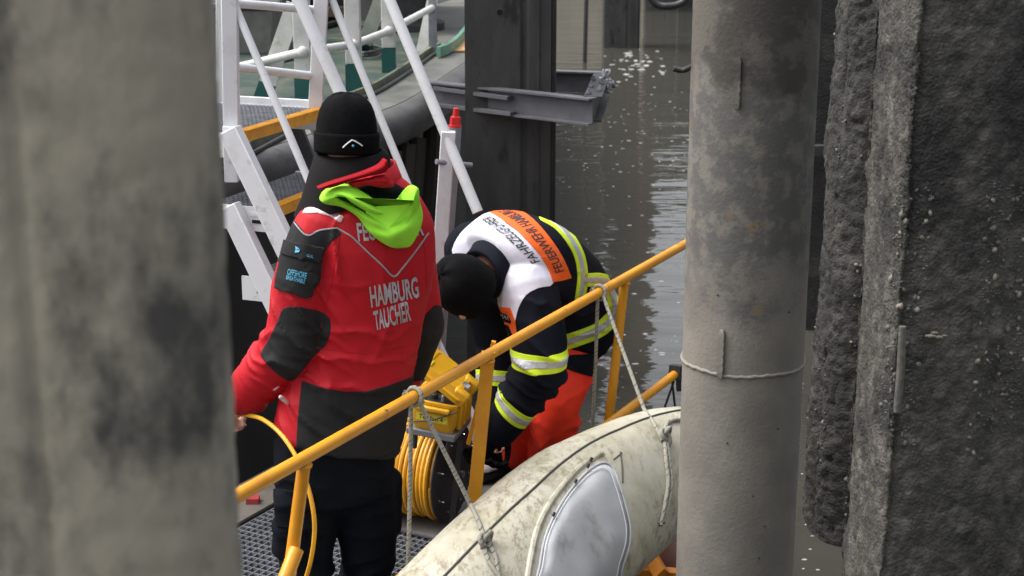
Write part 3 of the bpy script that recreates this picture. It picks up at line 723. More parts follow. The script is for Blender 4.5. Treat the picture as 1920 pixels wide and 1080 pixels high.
mpn = N.new('ShaderNodeMapping'); mpn.inputs['Rotation'].default_value = (.5, .3, .5); mpn.inputs['Scale'].default_value = (1.6, .8, .7); L.new(tc.outputs['Object'], mpn.inputs[0])
col = mix_(rng_(noise(4), .4, .7), (.46, .44, .355), (.34, .315, .225))
col = mix_(rng_(noise(14, 9, .72, mpn.outputs[0]), .56, .68), col, (.31, .27, .18))
big = rng_(noise(2.1, 4), .40, .56)
stn = math_('MULTIPLY', big, rng_(noise(30, 9, .78, mpn.outputs[0]), .48, .60))
col = mix_(math_('MULTIPLY', stn, .65), col, (.13, .095, .05))
col = mix_(math_('MULTIPLY', rng_(noise(2.7, 3, .5, mpn.outputs[0]), .52, .68), rng_(noise(20, 8), .40, .64)), col, (.17, .15, .075))
L.new(col, b.inputs['Base Color'])
bp = N.new('ShaderNodeBump'); bp.inputs['Strength'].default_value = .25; bp.inputs['Distance'].default_value = .004; L.new(noise(30, 5), bp.inputs['Height']); L.new(bp.outputs[0], b.inputs['Normal'])
fo = thing('float_hull', V(.3, 4.8, .3), 'big grubby white hull shaped float hanging outside the yellow railing', 'float')
m = MB(); m.loft([hv[i * 96:(i + 1) * 96] for i in range(len(CL))]); obj('skin', m, fm, fo, smooth=True)
HV, HF = m.arrays(); bvh_f = BVHTree.FromPolygons([tuple(p) for p in HV], HF)
def hitf(px, py, bvh, off=.0):
    r = ray(px, py); r = r / np.linalg.norm(r)
    loc, n_, _, _ = bvh.ray_cast(Vector(EYE), Vector(r), 40)
    if loc is None: return None
    n_ = np.array(n_); n_ = n_ if np.dot(n_, r) < 0 else -n_
    return np.array(loc) + n_ * off
def on_surface(pts_px, bvh, off, k=8):
    pp = spline([V(x, y) for x, y in pts_px], k) if len(pts_px) > 2 else np.array([V(*pts_px[0]) + (V(*pts_px[1]) - V(*pts_px[0])) * t for t in np.linspace(0, 1, k)])
    out = [hitf(x, y, bvh, off) for x, y in pp]; return np.array([q for q in out if q is not None])
seamm = M('seam_dark', (.05, .048, .04), rough=.7)
# the seam follows the crest of the hull
sm = []
ang0 = math.pi / 2 - .10
for i in range(len(CL)):
    j = int(round(ang0 / (2 * math.pi) * 96)) % 96; sm.append(hv[i * 96 + j] + nfl[i * 96 + j] * .0005)
m = MB(); m.tube(sm, .0042, 8); obj('crest_seam', m, seamm, fo)
# oval cover over the hatch, wrinkled vinyl
vin = M('grey_vinyl', (.42, .43, .445), (.34, .35, .36), 3, .4, .7, rough=.7, c3=(.20, .205, .18), s3=9, lo3=.54, hi3=.75, bump=.1, bscale=20)
cov = [(1008, 1110), (1012, 1060), (1022, 1008), (1042, 962), (1070, 918), (1100, 885), (1128, 868), (1148, 876), (1160, 905), (1172, 945), (1181, 985), (1180, 1020), (1168, 1060), (1150, 1110), (1080, 1135)]
cvp = spline([V(*q) for q in cov], 6, True); cc = V(1090, 1000)
rings = []; ks = 12
for k in range(ks + 1):
    f_ = 1 - k / ks; ring = []
    for i, q in enumerate(cvp):
        p_ = cc + (q - cc) * max(f_, .02)
        h_ = hitf(*p_, bvh_f, 0)
        if h_ is None: h_ = ring[-1] if ring else PW(*p_, 4.7)
        th = math.atan2(q[1] - cc[1], q[0] - cc[0])
        wr = .004 * math.sin(th * 9 + 1.2 * k * .3) * f_ ** 4 + 0.006 * math.sin(p_[0] * .045 + p_[1] * .018) * math.sin(p_[1] * .02) + .002 * math.sin(p_[0] * .11 - p_[1] * .03)
        edge = .004 + .020 * min(1, (1 - f_) * 3.0) ** .7
        r_ = -nrm(ray(*p_)); ring.append(h_ + r_ * (edge + wr * min(1, (1 - f_) * 5)))
    rings.append(ring)
m = MB(); m.loft(rings); cv = obj('hatch_cover', m, vin, fo, smooth=True)
mb = MB(); mb.tube(np.array(rings[0]) + V(0, -.002, .001), .0042, 8, close=True); obj('cover_hem', mb, vin, fo)
mb = MB(); mb.tube(np.array(rings[1]) + V(0, -.004, .003), .0014, 5, close=True); obj('stitching', mb, M('stitch', (.60, .62, .64), rough=.7), cv)
m = MB(); lip = on_surface([(985, 1110), (995, 1045), (1010, 985), (1040, 930), (1085, 878), (1128, 850)], bvh_f, .0); m.tube(lip, .010, 8); obj('hatch_lip', m, fm, fo)
for (x, y) in ((1104, 870), (1098, 882), (1074, 910), (1033, 972)):
    q = hitf(x, y, bvh_f, .012); m = MB(); m.bar(q, q + V(.006, .004, .012), .006, .007); obj('snap_hook', m, dark_steel, fo)
m = MB(); m.tube(on_surface([(1163, 848), (1166, 875), (1167, 905)], bvh_f, .001), .003, 6); m.tube(on_surface([(1150, 862), (1166, 849)], bvh_f, .001), .002, 6); obj('patch_seam', m, seamm, fo, kind='stuff')

# ------------------------------------------------------------------ ropes
rp = bpy.data.materials.new('flecked_rope'); rp.use_nodes = True
N = rp.node_tree.nodes; L = rp.node_tree.links; b = N['Principled BSDF']; b.inputs['Roughness'].default_value = .85
tc = N.new('ShaderNodeTexCoord'); mpn = N.new('ShaderNodeMapping'); mpn.inputs['Rotation'].default_value = (0, R(38), 0); L.new(tc.outputs['Object'], mpn.inputs[0])
wv_ = N.new('ShaderNodeTexWave'); wv_.inputs['Scale'].default_value = 24; wv_.bands_direction = 'Z'; L.new(mpn.outputs[0], wv_.inputs['Vector'])
col = mix_(math_('MULTIPLY', rng_(wv_.outputs['Fac'], .84, .95), rng_(noise(60, 2), .44, .54)), (.27, .26, .215), (.05, .05, .048)); L.new(col, b.inputs['Base Color'])
bp = N.new('ShaderNodeBump'); bp.inputs['Strength'].default_value = .6; bp.inputs['Distance'].default_value = .002; L.new(noise(300, 2), bp.inputs['Height']); L.new(bp.outputs[0], b.inputs['Normal'])
def rope_set(px_top, vert_px, diag_px, knot, label, tail):
    tp = onrail(px_top); t_ = thing('lashing_rope', tp, label, 'rope')
    r_ = .0072
    # turns around the rail
    dn_ = nrm(d); s1 = nrm(np.cross(dn_, (0, 0, 1))); s2 = np.cross(s1, dn_)
    m = MB(); aa = np.linspace(0, 3.0 * math.pi, 44)
    m.tube([tp + dn_ * (-.014 + .0125 * q / math.pi) + .0265 * (math.cos(q + 2.4) * s1 + math.sin(q + 2.4) * s2) for q in aa], r_, 10); obj('hitch', m, rp, t_)
    m = MB(); a_ = tp - dn_ * .014 + V(0, -.022, -.01); b_ = PW(*vert_px, tp[1] + .03); m.tube([a_, (a_ + b_) / 2 + V(.002, 0, 0), b_], r_, 10); obj('hanging_part', m, rp, t_)
    surf = [hitf(x, y, bvh_f, r_ * .9) for x, y in diag_px]; surf = [q for q in surf if q is not None]
    a_ = tp + dn_ * .02 + V(.004, -.024, -.006)
    n1 = 10; pts = [a_ + (surf[0] - a_) * t for t in np.linspace(0, 1, n1)] + surf[1:]
    m = MB(); m.tube(np.array(pts), r_, 10); obj('sloping_part', m, rp, t_)
    c = hitf(*knot, bvh_f, .016)
    m = MB(); ts = np.linspace(0, 2 * math.pi, 60, endpoint=False); s = .021
    vx, vy, vz = nrm(V(.7, .6, .1)), nrm(V(-.1, .2, 1)), nrm(V(.5, -.8, .2))
    m.tube([c + s * .72 * ((math.sin(q) + 2 * math.sin(2 * q)) * vx * .55 + (math.cos(q) - 2 * math.cos(2 * q)) * vy * .75 - math.sin(3 * q) * vz * .45) for q in ts], r_ * 1.05, 10, close=True); obj('knot', m, rp, t_)
    for tl in tail:
        m = MB(); pp = np.array([q for q in [hitf(x, y, bvh_f, r_ * .8) for x, y in spline([V(*e) for e in tl], 6)] if q is not None])
        m.tube(pp, r_, 10); obj('loose_end', m, rp, t_)
    return t_
rope_set(776, (765, 1072), [(872, 920), (885, 950), (897, 978), (906, 1005)], (910, 1022), 'grey flecked rope tied to the yellow rail in front of the cable reel and case', [[(908, 1030), (916, 1055), (936, 1085), (950, 1110)], [(912, 1020), (926, 1040), (932, 1070), (938, 1110)]])
rope_set(1123, (1111, 798), [(1208, 770), (1222, 792), (1232, 812), (1240, 828)], (1243, 822), 'grey flecked rope tied to the yellow rail beside the bending firefighter', [[(1244, 830), (1247, 870), (1250, 905), (1244, 945), (1235, 985)], [(1247, 828), (1253, 870), (1256, 905), (1250, 945), (1240, 980)], [(1243, 812), (1250, 796), (1262, 790), (1280, 789), (1300, 790)]])
m = MB(); m.tube([q1 + V(-.01, -.01, -.03), q1 + V(-.045, 0, -.15)], .005, 8); m.tube([q1 + V(-.02, -.015, -.02), q1 + V(.0, 0, -.16)], .005, 8); aa = np.linspace(0, 2 * math.pi, 16, endpoint=False)
tag(obj('cord', m, black_rubber), 'short dark cord hanging from the black end of the lower yellow rail', 'cord')

# ------------------------------------------------------------------ cable reel with telephone case
reel_y = M('yellow_hose', (.72, .36, .015), (.60, .28, .015), 9, rough=.42, c3=(.40, .13, .03), s3=12, lo3=.66, hi3=.76)
ax = nrm(V(.93, -.37, -.02))
rc = PZ(842, 912, .685); rc = PW(848, 912, 5.70); rc[2] = max(rc[2], FZ + .205)
t_ = thing('cable_reel', V(rc[0], rc[1], FZ), 'black flanged reel wound with yellow telephone cable beside the red jacketed diver', 'reel')
b1 = nrm(np.cross(ax, (0, 0, 1))); b2 = np.cross(b1, ax)
blk = M('black_flange', (.020, .020, .021), (.035, .035, .035), 8, rough=.5, bump=.1)
for off in (0, -.235):
    m = MB(); m.lathe([(.03, -.004), (.198, -.004), (.2, 0), (.198, .004), (.03, .004)], rc + ax * off, ax, 56); obj('flange', m, blk, t_)
m = MB(); m.lathe([(.09, -.23), (.09, -.005)], rc, ax, 24); obj('drum', m, blk, t_)
r_ = .0095
k = 0
for lay, rad in ((0, .148), (1, .165), (2, .181)):
    pts = []; n_t = 11
    for q in np.linspace(0, 2 * math.pi * n_t, n_t * 30):
        f_ = q / (2 * math.pi * n_t); x = -.222 + .205 * (f_ if lay % 2 == 0 else 1 - f_)
        rr = rad + .004 * math.sin(q * .37 + lay * 2) + .003 * math.sin(q * 1.13)
        pts.append(rc + ax * (x + .004 * math.sin(q * 1.0 + lay)) + rr * (math.cos(q) * b1 + math.sin(q) * b2))
    m = MB(); m.tube(np.array(pts), r_, 8); obj('cable_winding', m, reel_y, t_)
for k in range(8):
    a_ = k * math.pi / 4 + .35; q = rc + ax * .004 + .155 * (math.cos(a_) * b1 + math.sin(a_) * b2)
    m = MB(); m.lathe([(.007, 0), (.007, .006), (.0035, .006), (.0035, .026)], q, ax, 8); obj('bolt', m, M('bright_zinc', (.55, .55, .56), rough=.25, metal=.9), t_)
m = MB(); m.bar(rc + ax * .005 + b2 * .03 - b1 * .02, rc + ax * .005 - b2 * .05 - b1 * .02, .03, .003); obj('yellow_mark', m, M('faded_yellow_print', (.22, .15, .02), rough=.6), t_)
for off in (-.27, .045):
    m = MB(); m.bar(rc + ax * off + b1 * .12 + V(0, 0, -.2), rc + ax * off + V(0, 0, .23), .022, .022, (0, 1, 0)); m.bar(rc + ax * off - b1 * .12 + V(0, 0, -.2), rc + ax * off + V(0, 0, .232), .020, .020, (0, 1, 0)) if off < 0 else None
    obj('stand', m, dark_steel, t_)
m = MB(); m.lathe([(.015, -.27), (.015, .05)], rc, ax, 12); obj('axle', m, galv, t_)

# telephone case, standing on the reel
cy = M('yellow_plastic', (.66, .36, .015), (.54, .28, .015), 4, .4, .7, rough=.38, bump=.08, c3=(.28, .15, .03), s3=14, lo3=.68, hi3=.8)
cb = nrm(V(.955, -.26, -.105)); cdp = nrm(V(.26, .96, .03)); cu = nrm(np.cross(cb, cdp))
o_ = PW(768, 800, 5.50)          # front lower left corner of the case
W_, D_, H_ = .172, .20, .105
t_ = thing('telephone_case', o_, 'open yellow plastic telephone case on top of the cable reel', 'case')
m = MB()
def rrect(o, a, b_, lx, ly, r, n=5):
    pts = []
    for (cx, cy_, s) in ((lx - r, ly - r, 0), (r, ly - r, 1), (r, r, 2), (lx - r, r, 3)):
        for q in np.linspace(0, math.pi / 2, n): pts.append(o + a * (cx + r * math.cos(q + s * math.pi / 2)) + b_ * (cy_ + r * math.sin(q + s * math.pi / 2)))
    return pts
def shrink(o, k): return o + cb * k + cdp * k
m.loft([rrect(shrink(o_, .008), cb, cdp, W_ - .016, D_ - .016, .018), rrect(o_ + cu * .02, cb, cdp, W_, D_, .02), rrect(shrink(o_, -.003) + cu * H_, cb, cdp, W_ + .006, D_ + .006, .022),
        rrect(shrink(o_, -.009) + cu * (H_ + .001), cb, cdp, W_ + .018, D_ + .018, .026), rrect(shrink(o_, -.009) + cu * (H_ + .012), cb, cdp, W_ + .018, D_ + .018, .026), rrect(shrink(o_, .006) + cu * (H_ + .012), cb, cdp, W_ - .012, D_ - .012, .016),
        rrect(shrink(o_, .008) + cu * .03, cb, cdp, W_ - .016, D_ - .016, .016)])
obj('shell', m, cy, t_)
m = MB(); m.loft([rrect(shrink(o_, .010) + cu * .05, cb, cdp, W_ - .02, D_ - .02, .012), rrect(shrink(o_, .010) + cu * (H_ + .004), cb, cdp, W_ - .02, D_ - .02, .012)]); obj('instrument_panel', m, blk, t_)
for (x, y, r_, h_) in ((.03, .05, .010, .035), (.07, .06, .014, .016), (.11, .05, .010, .02), (.06, .13, .018, .012), (.13, .14, .012, .02)):
    m = MB(); m.lathe([(r_, 0), (r_, h_), (r_ * .7, h_ + .003)], o_ + cb * x + cdp * y + cu * (H_ + .004), cu, 14); obj('knob', m, galv if r_ < .011 else black_rubber, t_)
# ribs on the right end
for y in (.05, .105, .16):
    m = MB(); m.box(o_ + cb * (W_ + .008) + cdp * y + cu * .055, cb, cdp, cu, .016, .035, .09); obj('end_rib', m, cy, t_, bevel=.004)
m = MB(); m.box(o_ + cb * W_ / 2 - cdp * .012 + cu * (H_ - .012), cb, cdp, cu, W_ * .8, .022, .020); obj('handle', m, cy, t_, bevel=.006)
# lid: hinged on the right end, leaning up to the left
lx = nrm(V(-.80, .05, .58)); hn = o_ + cb * (W_ + .006) + cu * (H_ + .02) - cdp * .006; lu = nrm(np.cross(lx, cdp)); lu = lu if lu[2] > 0 else -lu
lx = nrm(lx - cdp * np.dot(lx, cdp)); LW = .215
m = MB(); D2 = D_ + .012
m.loft([rrect(hn, lx, cdp, LW, D2, .02), rrect(hn + lu * .018, lx, cdp, LW, D2, .02), rrect(hn + lu * .020 + lx * .012 + cdp * .012, lx, cdp, LW - .024, D2 - .024, .018), rrect(hn + lu * .042 + lx * .02 + cdp * .02, lx, cdp, LW - .04, D2 - .04, .016), rrect(hn + lu * .042 + lx * .035 + cdp * .035, lx, cdp, LW - .07, D2 - .07, .012), rrect(hn + lu * .039 + lx * .037 + cdp * .037, lx, cdp, LW - .074, D2 - .074, .012)])
lid = obj('lid', m, cy, t_)
for y in (.035, .165):
    m = MB(); m.box(hn + cdp * y + lx * .012 + lu * .018, lx, cdp, lu, .065, .04, .06); obj('hinge', m, cy, lid, bevel=.01)
m = MB(); m.box(hn + cdp * .10 + lx * .022 + lu * .036, lx, cdp, lu, .03, .035, .012); obj('sticker', m, M('blue_white_label', (.50, .52, .60), (.05, .06, .25), 40, rough=.5), lid)
m = MB(); m.box(o_ + cb * W_ / 2 + cdp * D_ / 2 - cu * .013, cb, cdp, cu, W_ + .02, D_ + .02, .026); obj('base_tray', m, M('tray_grey', (.16, .165, .18), rough=.5), t_, bevel=.004)
for (x, y) in ((.02, .02), (W_ - .02, .02), (W_ - .02, D_ - .02)):
    m = MB(); m.lathe([(.010, -.09), (.010, -.026)], o_ + cb * x + cdp * y, cu, 10); obj('leg', m, black_rubber, t_)
m = MB(); m.tube([o_ + cb * -.004 - cdp * .006 + cu * .022, o_ + cb * .09 - cdp * .022 + cu * .052, o_ + cb * (W_ + .01) - cdp * .012 + cu * .10], .0028, 8); obj('elastic_cord', m, black_rubber, t_)
lab = M('pale_yellow_label', (.66, .56, .04), rough=.5)
CASE_O, CASE_T, LID_O = o_, t_, hn
# ------------------------------------------------------------------ people: cloth and body building
def remesh(mb, voxel, smooth=4, fac=.5):
    v, f = mb.arrays(); me = bpy.data.meshes.new('tmp'); me.from_pydata(v.tolist(), [], f)
    bmx = bmesh.new(); bmx.from_mesh(me); bmesh.ops.recalc_face_normals(bmx, faces=bmx.faces); bmx.to_mesh(me); bmx.free()
    o = bpy.data.objects.new('tmp', me); COL.objects.link(o)
    m = o.modifiers.new('r', 'REMESH'); m.mode = 'VOXEL'; m.voxel_size = voxel
    if smooth: s = o.modifiers.new('s', 'SMOOTH'); s.iterations = smooth; s.factor = fac
    dg = bpy.context.evaluated_depsgraph_get(); dg.update(); e = o.evaluated_get(dg); me2 = e.to_mesh()
    me2.calc_loop_triangles()
    vv = np.zeros(len(me2.vertices) * 3); me2.vertices.foreach_get('co', vv)
    tt = np.zeros(len(me2.loop_triangles) * 3, np.int32); me2.loop_triangles.foreach_get('vertices', tt)
    e.to_mesh_clear(); bpy.data.objects.remove(o, do_unlink=True); bpy.data.meshes.remove(me)
    return Cloth(vv.reshape(-1, 3), tt.reshape(-1, 3))
class Cloth:
    def __init__(s, v, t): s.v = v; s.t = t; s.norms()
    def norms(s):
        a, b_, c = s.v[s.t[:, 0]], s.v[s.t[:, 1]], s.v[s.t[:, 2]]; fn = np.cross(b_ - a, c - a)
        n = np.zeros_like(s.v)
        for k in range(3): np.add.at(n, s.t[:, k], fn)
        s.n = n / (np.linalg.norm(n, axis=1)[:, None] + 1e-12)
    def push(s, d): s.v = s.v + s.n * d[:, None]; s.norms(); return s
    def done(s):
        s.px = proj(s.v); vw = EYE - s.v; s.face = np.sum(s.n * vw, 1) / np.linalg.norm(vw, axis=1)
        s.bvh = BVHTree.FromPolygons([tuple(p) for p in s.v], s.t.tolist()); return s
    def mesh(s): return s.v, s.t.tolist()
def clip(cl, fld, off=.002, depth=.004, near=False):
    """cut the piece of a cloth where fld > 0 out along its border, raised by off with its rim turned down"""
    t = cl.t; f = fld; k = (f[t] > 0).sum(1)
    verts, nor, idx = [], [], {}
    def vid(i):
        if ('v', i) not in idx: idx['v', i] = len(verts); verts.append(cl.v[i]); nor.append(cl.n[i])
        return idx['v', i]
    def eid(i, j):
        key = ('e', min(i, j), max(i, j))
        if key not in idx:
            q = f[i] / (f[i] - f[j]); idx[key] = len(verts); verts.append(cl.v[i] + (cl.v[j] - cl.v[i]) * q); nor.append(nrm(cl.n[i] + (cl.n[j] - cl.n[i]) * q))
        return idx[key]
    out = []
    for tri in t[k > 0].tolist():
        poly = []
        for a in range(3):
            i, j = tri[a], tri[(a + 1) % 3]
            if f[i] > 0: poly.append(vid(i))
            if (f[i] > 0) != (f[j] > 0): poly.append(eid(i, j))
        if len(poly) > 2: out.append(tuple(poly))
    if not out: return None
    root = list(range(len(verts)))            # keep the largest connected piece
    def find(i):
        while root[i] != i: root[i] = root[root[i]]; i = root[i]
        return i
    for p in out:
        r0_ = find(p[0])
        for i in p[1:]: root[find(i)] = r0_
    cnt = {}
    for p in out: k_ = find(p[0]); cnt[k_] = cnt.get(k_, 0) + 1
    big_ = max(cnt.values()); dep_ = {}
    for p in out: k_ = find(p[0]); dep_.setdefault(k_, []).append(np.linalg.norm(verts[p[0]] - EYE))
    best = max(cnt, key=cnt.get) if not near else min((k_ for k_ in cnt if cnt[k_] > .12 * big_), key=lambda k_: np.mean(dep_[k_])); out = [p for p in out if find(p[0]) == best]
    used = sorted({i for p in out for i in p}); mp_ = {i: k_ for k_, i in enumerate(used)}
    out = [tuple(mp_[i] for i in p) for p in out]; verts = [verts[i] for i in used]; nor = [nor[i] for i in used]
    verts = np.array(verts); nor = np.array(nor); n = len(verts)
    ec = {}
    for p in out:
        for a in range(len(p)):
            e = (p[a], p[(a + 1) % len(p)]); ec[e] = 1
    rim = [e for e in ec if (e[1], e[0]) not in ec]
    up = verts + nor * off; dn_ = verts + nor * (off - depth)
    out += [(j, i, n + i, n + j) for i, j in rim]
    return np.concatenate([up, dn_]), out
def polyf(px, poly):
    """signed distance (photo pixels) to an outline, positive inside"""
    poly = np.asarray(poly, float); x, y = px[:, 0], px[:, 1]; ins = np.zeros(len(px), bool); d = np.full(len(px), 1e9)
    for i in range(len(poly)):
        a, b_ = poly[i], poly[(i + 1) % len(poly)]; e = b_ - a; L2 = e @ e + 1e-9
        tt = np.clip(((x - a[0]) * e[0] + (y - a[1]) * e[1]) / L2, 0, 1)
        d = np.minimum(d, np.hypot(x - a[0] - tt * e[0], y - a[1] - tt * e[1]))
        c = ((a[1] > y) != (b_[1] > y)) & (x < (b_[0] - a[0]) * (y - a[1]) / (b_[1] - a[1] + 1e-12) + a[0]); ins ^= c
    return np.where(ins, d, -d)
def linef(px, pts, w):
    d = np.full(len(px), 1e9); pts = np.asarray(pts, float)
    for a, b_ in zip(pts[:-1], pts[1:]):
        e = b_ - a; tt = np.clip(((px - a) @ e) / (e @ e + 1e-9), 0, 1); d = np.minimum(d, np.linalg.norm(px - a - tt[:, None] * e, axis=1))
    return w / 2 - d
def front(cl, f, m=.02, sc=60): return np.minimum(f, (cl.face - m) * sc)
def panel(name, cl, fld, mat, par, off=.002, depth=.004, label=None, near=False):
    r = clip(cl, fld, off, depth, near)
    if r is None: print('EMPTY panel', name); return None
    return obj(name, r, mat, par, smooth=True, label=label)
def capsule(mb, pts, rad, n=18, k=6, flat=None):
    """limb: a tapered tube with rounded ends through the joints"""
    P_ = spline(pts, k) if len(pts) > 2 else np.array([V(*pts[0]) + (V(*pts[1]) - V(*pts[0])) * t for t in np.linspace(0, 1, k)])
    rr = np.interp(np.linspace(0, 1, len(P_)), np.linspace(0, 1, len(rad)), rad)
    d0, d1 = nrm(P_[0] - P_[1]), nrm(P_[-1] - P_[-2]); pre, pr = [], []
    for q in (1.45, 1.2, .8, .4):
        pre.append(P_[0] + d0 * rr[0] * math.sin(q)); pr.append(rr[0] * math.cos(q))
    post, po = [], []
    for q in (.4, .8, 1.2, 1.45):
        post.append(P_[-1] + d1 * rr[-1] * math.sin(q)); po.append(rr[-1] * math.cos(q))
    mb.loft(sweep(np.array(pre + list(P_) + post), np.array(pr + list(rr) + po), n)); return mb
def trunk(mb, rows, lat, n=28, k=5, e=2.4):
    """rows: (centre, half width, half depth); lat: direction of the shoulders"""
    C = spline([r[0] for r in rows], k); ts = np.linspace(0, len(rows) - 1, len(C))
    A = np.interp(ts, range(len(rows)), [r[1] for r in rows]); B = np.interp(ts, range(len(rows)), [r[2] for r in rows])
    T = np.gradient(C, axis=0); a = np.linspace(0, 2 * math.pi, n, endpoint=False)
    ca, sa = np.cos(a), np.sin(a); ca, sa = np.sign(ca) * np.abs(ca) ** (2 / e), np.sign(sa) * np.abs(sa) ** (2 / e)
    rings = []
    for i in range(len(C)):
        l_ = nrm(lat - nrm(T[i]) * np.dot(lat, nrm(T[i]))); b_ = np.cross(l_, nrm(T[i]))
        rings.append(C[i] + np.outer(ca * A[i], l_) + np.outer(sa * B[i], b_))
    mb.loft(rings); return mb
def folds(cl, items):
    """soft creases: ridges across dr that wander and die out away from c"""
    d = np.zeros(len(cl.v))
    for (c, dr, lam, amp, rad, sd) in items:
        q = cl.v - c; w_ = np.exp(-np.sum(q * q, 1) / (rad * 1.15) ** 2); ph = fbm(cl.v * 4.5, 2, sd) * 3.2 + fbm(cl.v * 11, 2, sd + 40) * .8
        s = np.abs(np.sin((q @ nrm(dr)) / (lam * 1.5) * math.pi + ph)); msk = np.clip(.55 + 1.6 * fbm(cl.v * 6 + 3.3, 2, sd + 9), 0, 1.2)
        d += amp * 1.25 * w_ * msk * ((1 - s) ** 2.2 * 2.2 - .40)
    return d
def ridged(p, sd): return 1 - 2 * np.abs(fbm(p, 3, sd))
def hand(mb, wrist, d, palm, curl=.5, side=1, s=1.0, r=.0085):
    """palm, four unequal bent fingers and a thumb from the side of the palm"""
    d = nrm(d); palm = nrm(palm - d * np.dot(palm, d)); sd = np.cross(d, palm) * side
    capsule(mb, [wrist - d * .03 * s, wrist + d * .01 * s], [.026 * s, .027 * s], 12, 4)
    for k in range(4):
        o_ = sd * (k - 1.5) * .0195 * s
        capsule(mb, [wrist + o_ * .6, wrist + d * .08 * s + o_], [.014 * s, .0125 * s], 10, 5)
        L_ = (.070, .080, .074, .058)[k] * s; a = 0; p = wrist + d * .082 * s + o_; pts = [p]
        for j in range(3):
            a += curl * (.75, 1.0, .8)[j]; p = p + (d * math.cos(a) + palm * math.sin(a)) * L_ * (.45, .32, .25)[j]; pts.append(p)
        capsule(mb, pts, [r * s * 1.08, r * s, r * s * .95, r * s * .85], 10, 4)
    p0 = wrist + d * .022 * s - sd * .026 * s + palm * .006; p1 = p0 - sd * .026 * s + d * .026 * s + palm * .014; p2 = p1 + d * .03 * s + palm * .016 + sd * .004; p3 = p2 + d * .022 * s + palm * .012 + sd * .01
    capsule(mb, [p0, p1, p2, p3], [.015 * s, .0125 * s, .0105 * s, .009 * s], 10, 4)
def head(mb, c, up, fw, s=1.0):
    """skull, jaw, nose, lips, brow, ears; c is the middle of the head"""
    up = nrm(up); fw = nrm(fw - up * np.dot(fw, up)); lf = np.cross(up, fw)
    def L(f, l, u_): return c + (fw * f + lf * l + up * u_) * s
    def ell(cn, rf, rl, ru, nu=20, nv=14):
        rings = []
        for i in range(nv + 1):
            th = math.pi * i / nv; a = np.linspace(0, 2 * math.pi, nu, endpoint=False); q = max(math.sin(th), 1e-3)
            rings.append(cn + s * (np.outer(np.cos(a) * q * rf, fw) + np.outer(np.sin(a) * q * rl, lf) - up * math.cos(th) * ru))
        mb.loft(rings)
    ell(L(-.012, 0, .035), .098, .077, .090); ell(L(.030, 0, -.035), .062, .060, .075); ell(L(.058, 0, -.088), .030, .030, .026)
    capsule(mb, [L(.088, 0, .018), L(.104, 0, -.012), L(.112, 0, -.030)], [.009 * s, .012 * s, .016 * s], 10)
    for q in (-1, 1):
        ell(L(.098, q * .012, -.034), .012, .010, .009, 8, 6); ell(L(.070, q * .042, -.012), .022, .020, .018, 10, 8)
        capsule(mb, [L(.083, q * .016, .030), L(.078, q * .048, .030)], [.010 * s, .008 * s], 8)
        ell(L(-.004, q * .079, -.004), .020, .008, .031, 10, 8)
        ell(L(.079, q * .032, .012), .011, .013, .009, 10, 8)
    capsule(mb, [L(.086, -.022, -.058), L(.096, 0, -.056), L(.086, .022, -.058)], [.005 * s, .008 * s, .005 * s], 8)
    capsule(mb, [L(.082, -.020, -.068), L(.092, 0, -.069), L(.082, .020, -.068)], [.005 * s, .008 * s, .005 * s], 8)
    return L
def beanie(parent, c, up, fw, mat, tall=1.0, r=.112, rl=.100, cuff=True, seed=1, low=-.03):
    up = nrm(up); fw = nrm(fw - up * np.dot(fw, up)); lf = np.cross(up, fw); n = 64
    a = np.linspace(0, 2 * math.pi, n, endpoint=False); rings = []
    prof = [(-.00, .955), (.02, .985), (.045, 1.0), (.075, .995), (.10, .965), (.125, .90), (.148, .79), (.165, .62), (.176, .42), (.180, .2), (.179, .02)]
    for h, q in prof:
        p = c + up * ((low + h * tall)) + q * (np.outer(np.cos(a) * r, fw) + np.outer(np.sin(a) * rl, lf))
        if h > .12: p += up * (.006 * np.cos(4 * a + seed))[:, None] * (1 - q)
        rings.append(p)
    vv = np.concatenate(rings); dd = (.0035 * fbm(vv * 16, 3, seed))[:, None] * np.sign(1); cn = c + up * .06
    o_ = vv - cn; o_ /= np.linalg.norm(o_, axis=1)[:, None]; vv = vv + o_ * dd
    m = MB(); m.loft([rings[0] * 1 + (c - rings[0]) * .04] + [vv[i * n:(i + 1) * n] for i in range(len(rings))]); cap = obj('beanie', m, mat, parent, smooth=True)
    m2 = MB()
    if cuff:
        cr = []
        for h, q in ((-.002, 1.0), (-.004, 1.05), (.004, 1.075), (.05, 1.085), (.058, 1.075), (.060, 1.03), (.055, .99)):
            ring = c + up * (low + h * tall) + q * (np.outer(np.cos(a) * r, fw) + np.outer(np.sin(a) * rl, lf)); cr.append(ring)
        vv2 = np.concatenate(cr); vv2 += .002 * fbm(vv2 * 15, 2, seed + 3)[:, None] * nrm(V(.5, -.8, 0))
        m2.loft([vv2[i * n:(i + 1) * n] for i in range(len(cr))], cap=False); obj('cuff', m2, mat, cap, smooth=True)
    allm = MB()
    for q in (m, m2):
        if q.v: x, y = q.arrays(); allm.add(x, y)
    x, y = allm.arrays(); return BVHTree.FromPolygons([tuple(p) for p in x], y), cap
